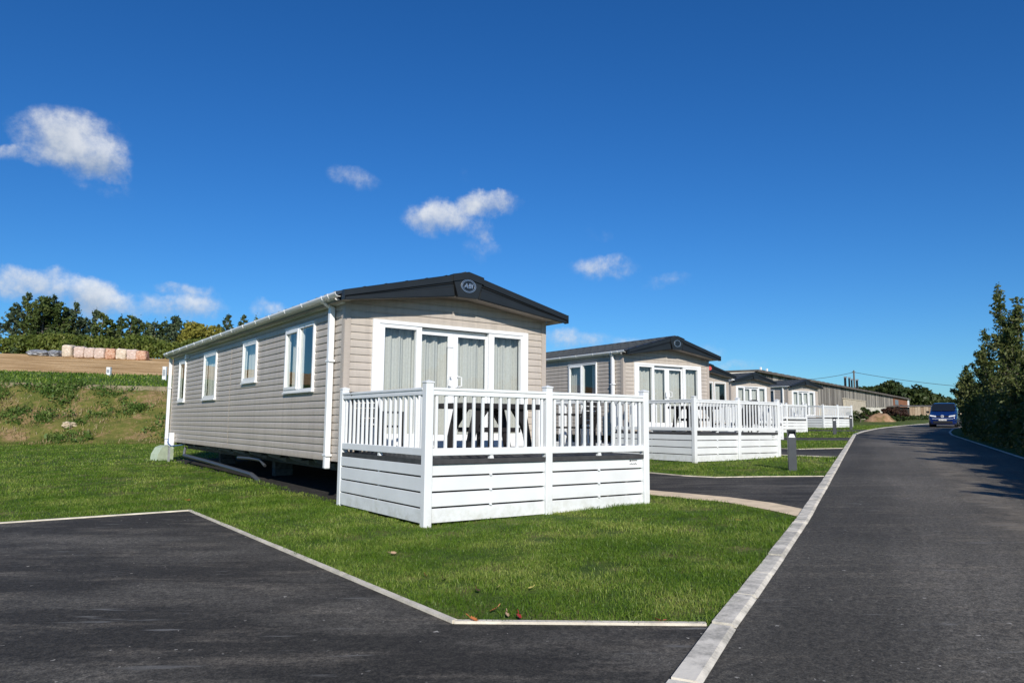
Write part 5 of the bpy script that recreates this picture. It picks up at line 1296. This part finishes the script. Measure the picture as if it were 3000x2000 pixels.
# ------------------------------------------------------------------ camera, light, sky
cam = bpy.data.cameras.new('camera'); co = bpy.data.objects.new('camera', cam); COL.objects.link(co)
cam.sensor_width = 36; cam.lens = 36*2156.985/3000; cam.clip_end = 4000; cam.clip_start = .05
M = CAMM
m4 = Matrix(((M[0][0], -M[0][1], -M[0][2], 0), (M[1][0], -M[1][1], -M[1][2], 0), (M[2][0], -M[2][1], -M[2][2], 1.3464), (0, 0, 0, 1)))
co.matrix_world = m4; S.camera = co
EL = R(27.5); dirh = Vector((.45, .893)).normalized()
sd = Vector((dirh.x*math.cos(EL), dirh.y*math.cos(EL), -math.sin(EL)))
sun = bpy.data.lights.new('sun', 'SUN'); sun.energy = 5.0; sun.angle = R(.53); sun.color = (1, .94, .85)
so = bpy.data.objects.new('sun', sun); COL.objects.link(so); so.rotation_euler = sd.to_track_quat('-Z', 'Y').to_euler(); so.location = (-20, -40, 30)

w = bpy.data.worlds.new('World'); S.world = w; w.use_nodes = True; N = w.node_tree.nodes; L = w.node_tree.links
bg = N['Background']; sky = N.new('ShaderNodeTexSky'); sky.sky_type = 'NISHITA'; sky.sun_disc = False; sky.sun_elevation = EL
sky.sun_rotation = math.atan2(-dirh.x, -dirh.y); sky.air_density = 1.0; sky.dust_density = .25; sky.ozone_density = 3.0; sky.altitude = 300
SKYS = .11
hs = N.new('ShaderNodeHueSaturation'); hs.inputs['Saturation'].default_value = 1.25; L.new(sky.outputs[0], hs.inputs['Color'])
tint = N.new('ShaderNodeVectorMath'); tint.operation = 'MULTIPLY'; L.new(hs.outputs[0], tint.inputs[0]); tint.inputs[1].default_value = (.39, .70, .99); skyc = tint.outputs[0]
tc = N.new('ShaderNodeTexCoord'); dirv = tc.outputs['Generated']
def vdot(vec):
    d = N.new('ShaderNodeVectorMath'); d.operation = 'DOT_PRODUCT'; L.new(wv, d.inputs[0]); d.inputs[1].default_value = vec; return d.outputs['Value']
def fmath(op, a, b=None, c=None):
    m = N.new('ShaderNodeMath'); m.operation = op
    for i, q in enumerate((a, b, c)):
        if q is None: continue
        if isinstance(q, (int, float)): m.inputs[i].default_value = q
        else: L.new(q, m.inputs[i])
    return m.outputs[0]
nz = N.new('ShaderNodeTexNoise'); nz.inputs['Scale'].default_value = 9; nz.inputs['Detail'].default_value = 8; nz.inputs['Roughness'].default_value = .62; L.new(dirv, nz.inputs['Vector'])
wa = N.new('ShaderNodeVectorMath'); wa.operation = 'MULTIPLY_ADD'; L.new(nz.outputs['Color'], wa.inputs[0]); wa.inputs[1].default_value = (.09, .09, .065); L.new(dirv, wa.inputs[2])
wb = N.new('ShaderNodeVectorMath'); wb.operation = 'SUBTRACT'; L.new(wa.outputs[0], wb.inputs[0]); wb.inputs[1].default_value = (.045, .045, .0325); wv = wb.outputs[0]
nf = N.new('ShaderNodeTexNoise'); nf.inputs['Scale'].default_value = 26; nf.inputs['Detail'].default_value = 8; nf.inputs['Roughness'].default_value = .65; L.new(dirv, nf.inputs['Vector'])
CL = [ # bearing of each cloud (as picture columns/rows of the survey photo), half sizes, density
 (225, 420, 135, 95, 1.), (310, 480, 75, 65, .9), (120, 470, 120, 30, .6), (310, 555, 75, 28, .35),
 (150, 845, 140, 48, .8), (290, 880, 80, 55, 1.), (430, 905, 140, 34, .6), (560, 905, 80, 42, .6), (535, 858, 70, 18, .5), (800, 912, 65, 40, .55),
 (1290, 640, 95, 52, .85), (1425, 595, 80, 40, .8), (1405, 660, 28, 60, .45), (1400, 740, 50, 40, .3), (1030, 520, 70, 34, .38), (1765, 780, 95, 38, .5), (1750, 682, 50, 18, .22), (1935, 842, 55, 28, .32), (1365, 510, 22, 25, .16),
 (1690, 1000, 130, 32, .5), (1850, 1010, 70, 26, .45), (2160, 1066, 90, 22, .4), (2085, 1030, 40, 20, .3)]
tot = None; wsum = None
for (u, v, a, b_, dn) in CL:
    d = (CAMM @ Vector(((u-1500)/2156.985, (v-1000)/2156.985, 1))).normalized(); r = d.cross(Vector((0, 0, 1))).normalized(); up = r.cross(d)
    k = math.cos(math.atan(math.hypot(u-1500, v-1000)/2156.985)); a_, bb = a/2157*k, b_/2157*k
    x = fmath('MULTIPLY', vdot(r), 1/a_); yv = fmath('MULTIPLY', fmath('SUBTRACT', vdot(up), 0.), 1/bb); front = fmath('GREATER_THAN', vdot(d), .5)
    q = fmath('ADD', fmath('MULTIPLY', x, x), fmath('MULTIPLY', yv, yv)); mk = fmath('MULTIPLY', fmath('MAXIMUM', fmath('SUBTRACT', 1., fmath('MULTIPLY', q, .55)), 0.), front)
    mk = fmath('MULTIPLY', mk, dn); tot = mk if tot is None else fmath('MAXIMUM', tot, mk)
    wy = fmath('MULTIPLY', mk, yv); wsum = wy if wsum is None else fmath('ADD', wsum, wy)
dens = fmath('ADD', tot, fmath('MULTIPLY', fmath('SUBTRACT', nf.outputs['Fac'], .5), fmath('MULTIPLY', fmath('MINIMUM', fmath('MULTIPLY', tot, 2.5), 1.), 1.9)))
dens = fmath('ADD', dens, fmath('MULTIPLY', wsum, .30))
mr = N.new('ShaderNodeMapRange'); mr.interpolation_type = 'SMOOTHSTEP'; L.new(dens, mr.inputs[0]); mr.inputs[1].default_value = .06; mr.inputs[2].default_value = 1.12; mr.inputs[3].default_value = 0; mr.inputs[4].default_value = .86
ccol = N.new('ShaderNodeMix'); ccol.data_type = 'RGBA'; L.new(fmath('MINIMUM', fmath('MAXIMUM', fmath('ADD', fmath('MULTIPLY', wsum, .75), fmath('MULTIPLY', nf.outputs['Fac'], 1.1)), 0.), 1.), ccol.inputs[0]); ccol.inputs[6].default_value = (2.9, 3.6, 4.6, 1); ccol.inputs[7].default_value = (7.6, 7.8, 8.0, 1)
mx = N.new('ShaderNodeMix'); mx.data_type = 'RGBA'; L.new(mr.outputs[0], mx.inputs[0]); L.new(skyc, mx.inputs[6]); L.new(ccol.outputs[2], mx.inputs[7])
L.new(mx.outputs[2], bg.inputs['Color']); bg.inputs['Strength'].default_value = SKYS

S.view_settings.view_transform = 'Standard'; S.view_settings.look = 'None'; S.view_settings.exposure = 0.0; S.view_settings.gamma = 1
S.render.engine = 'CYCLES'; S.cycles.max_bounces = 8; S.cycles.transparent_max_bounces = 16; S.cycles.use_denoising = True
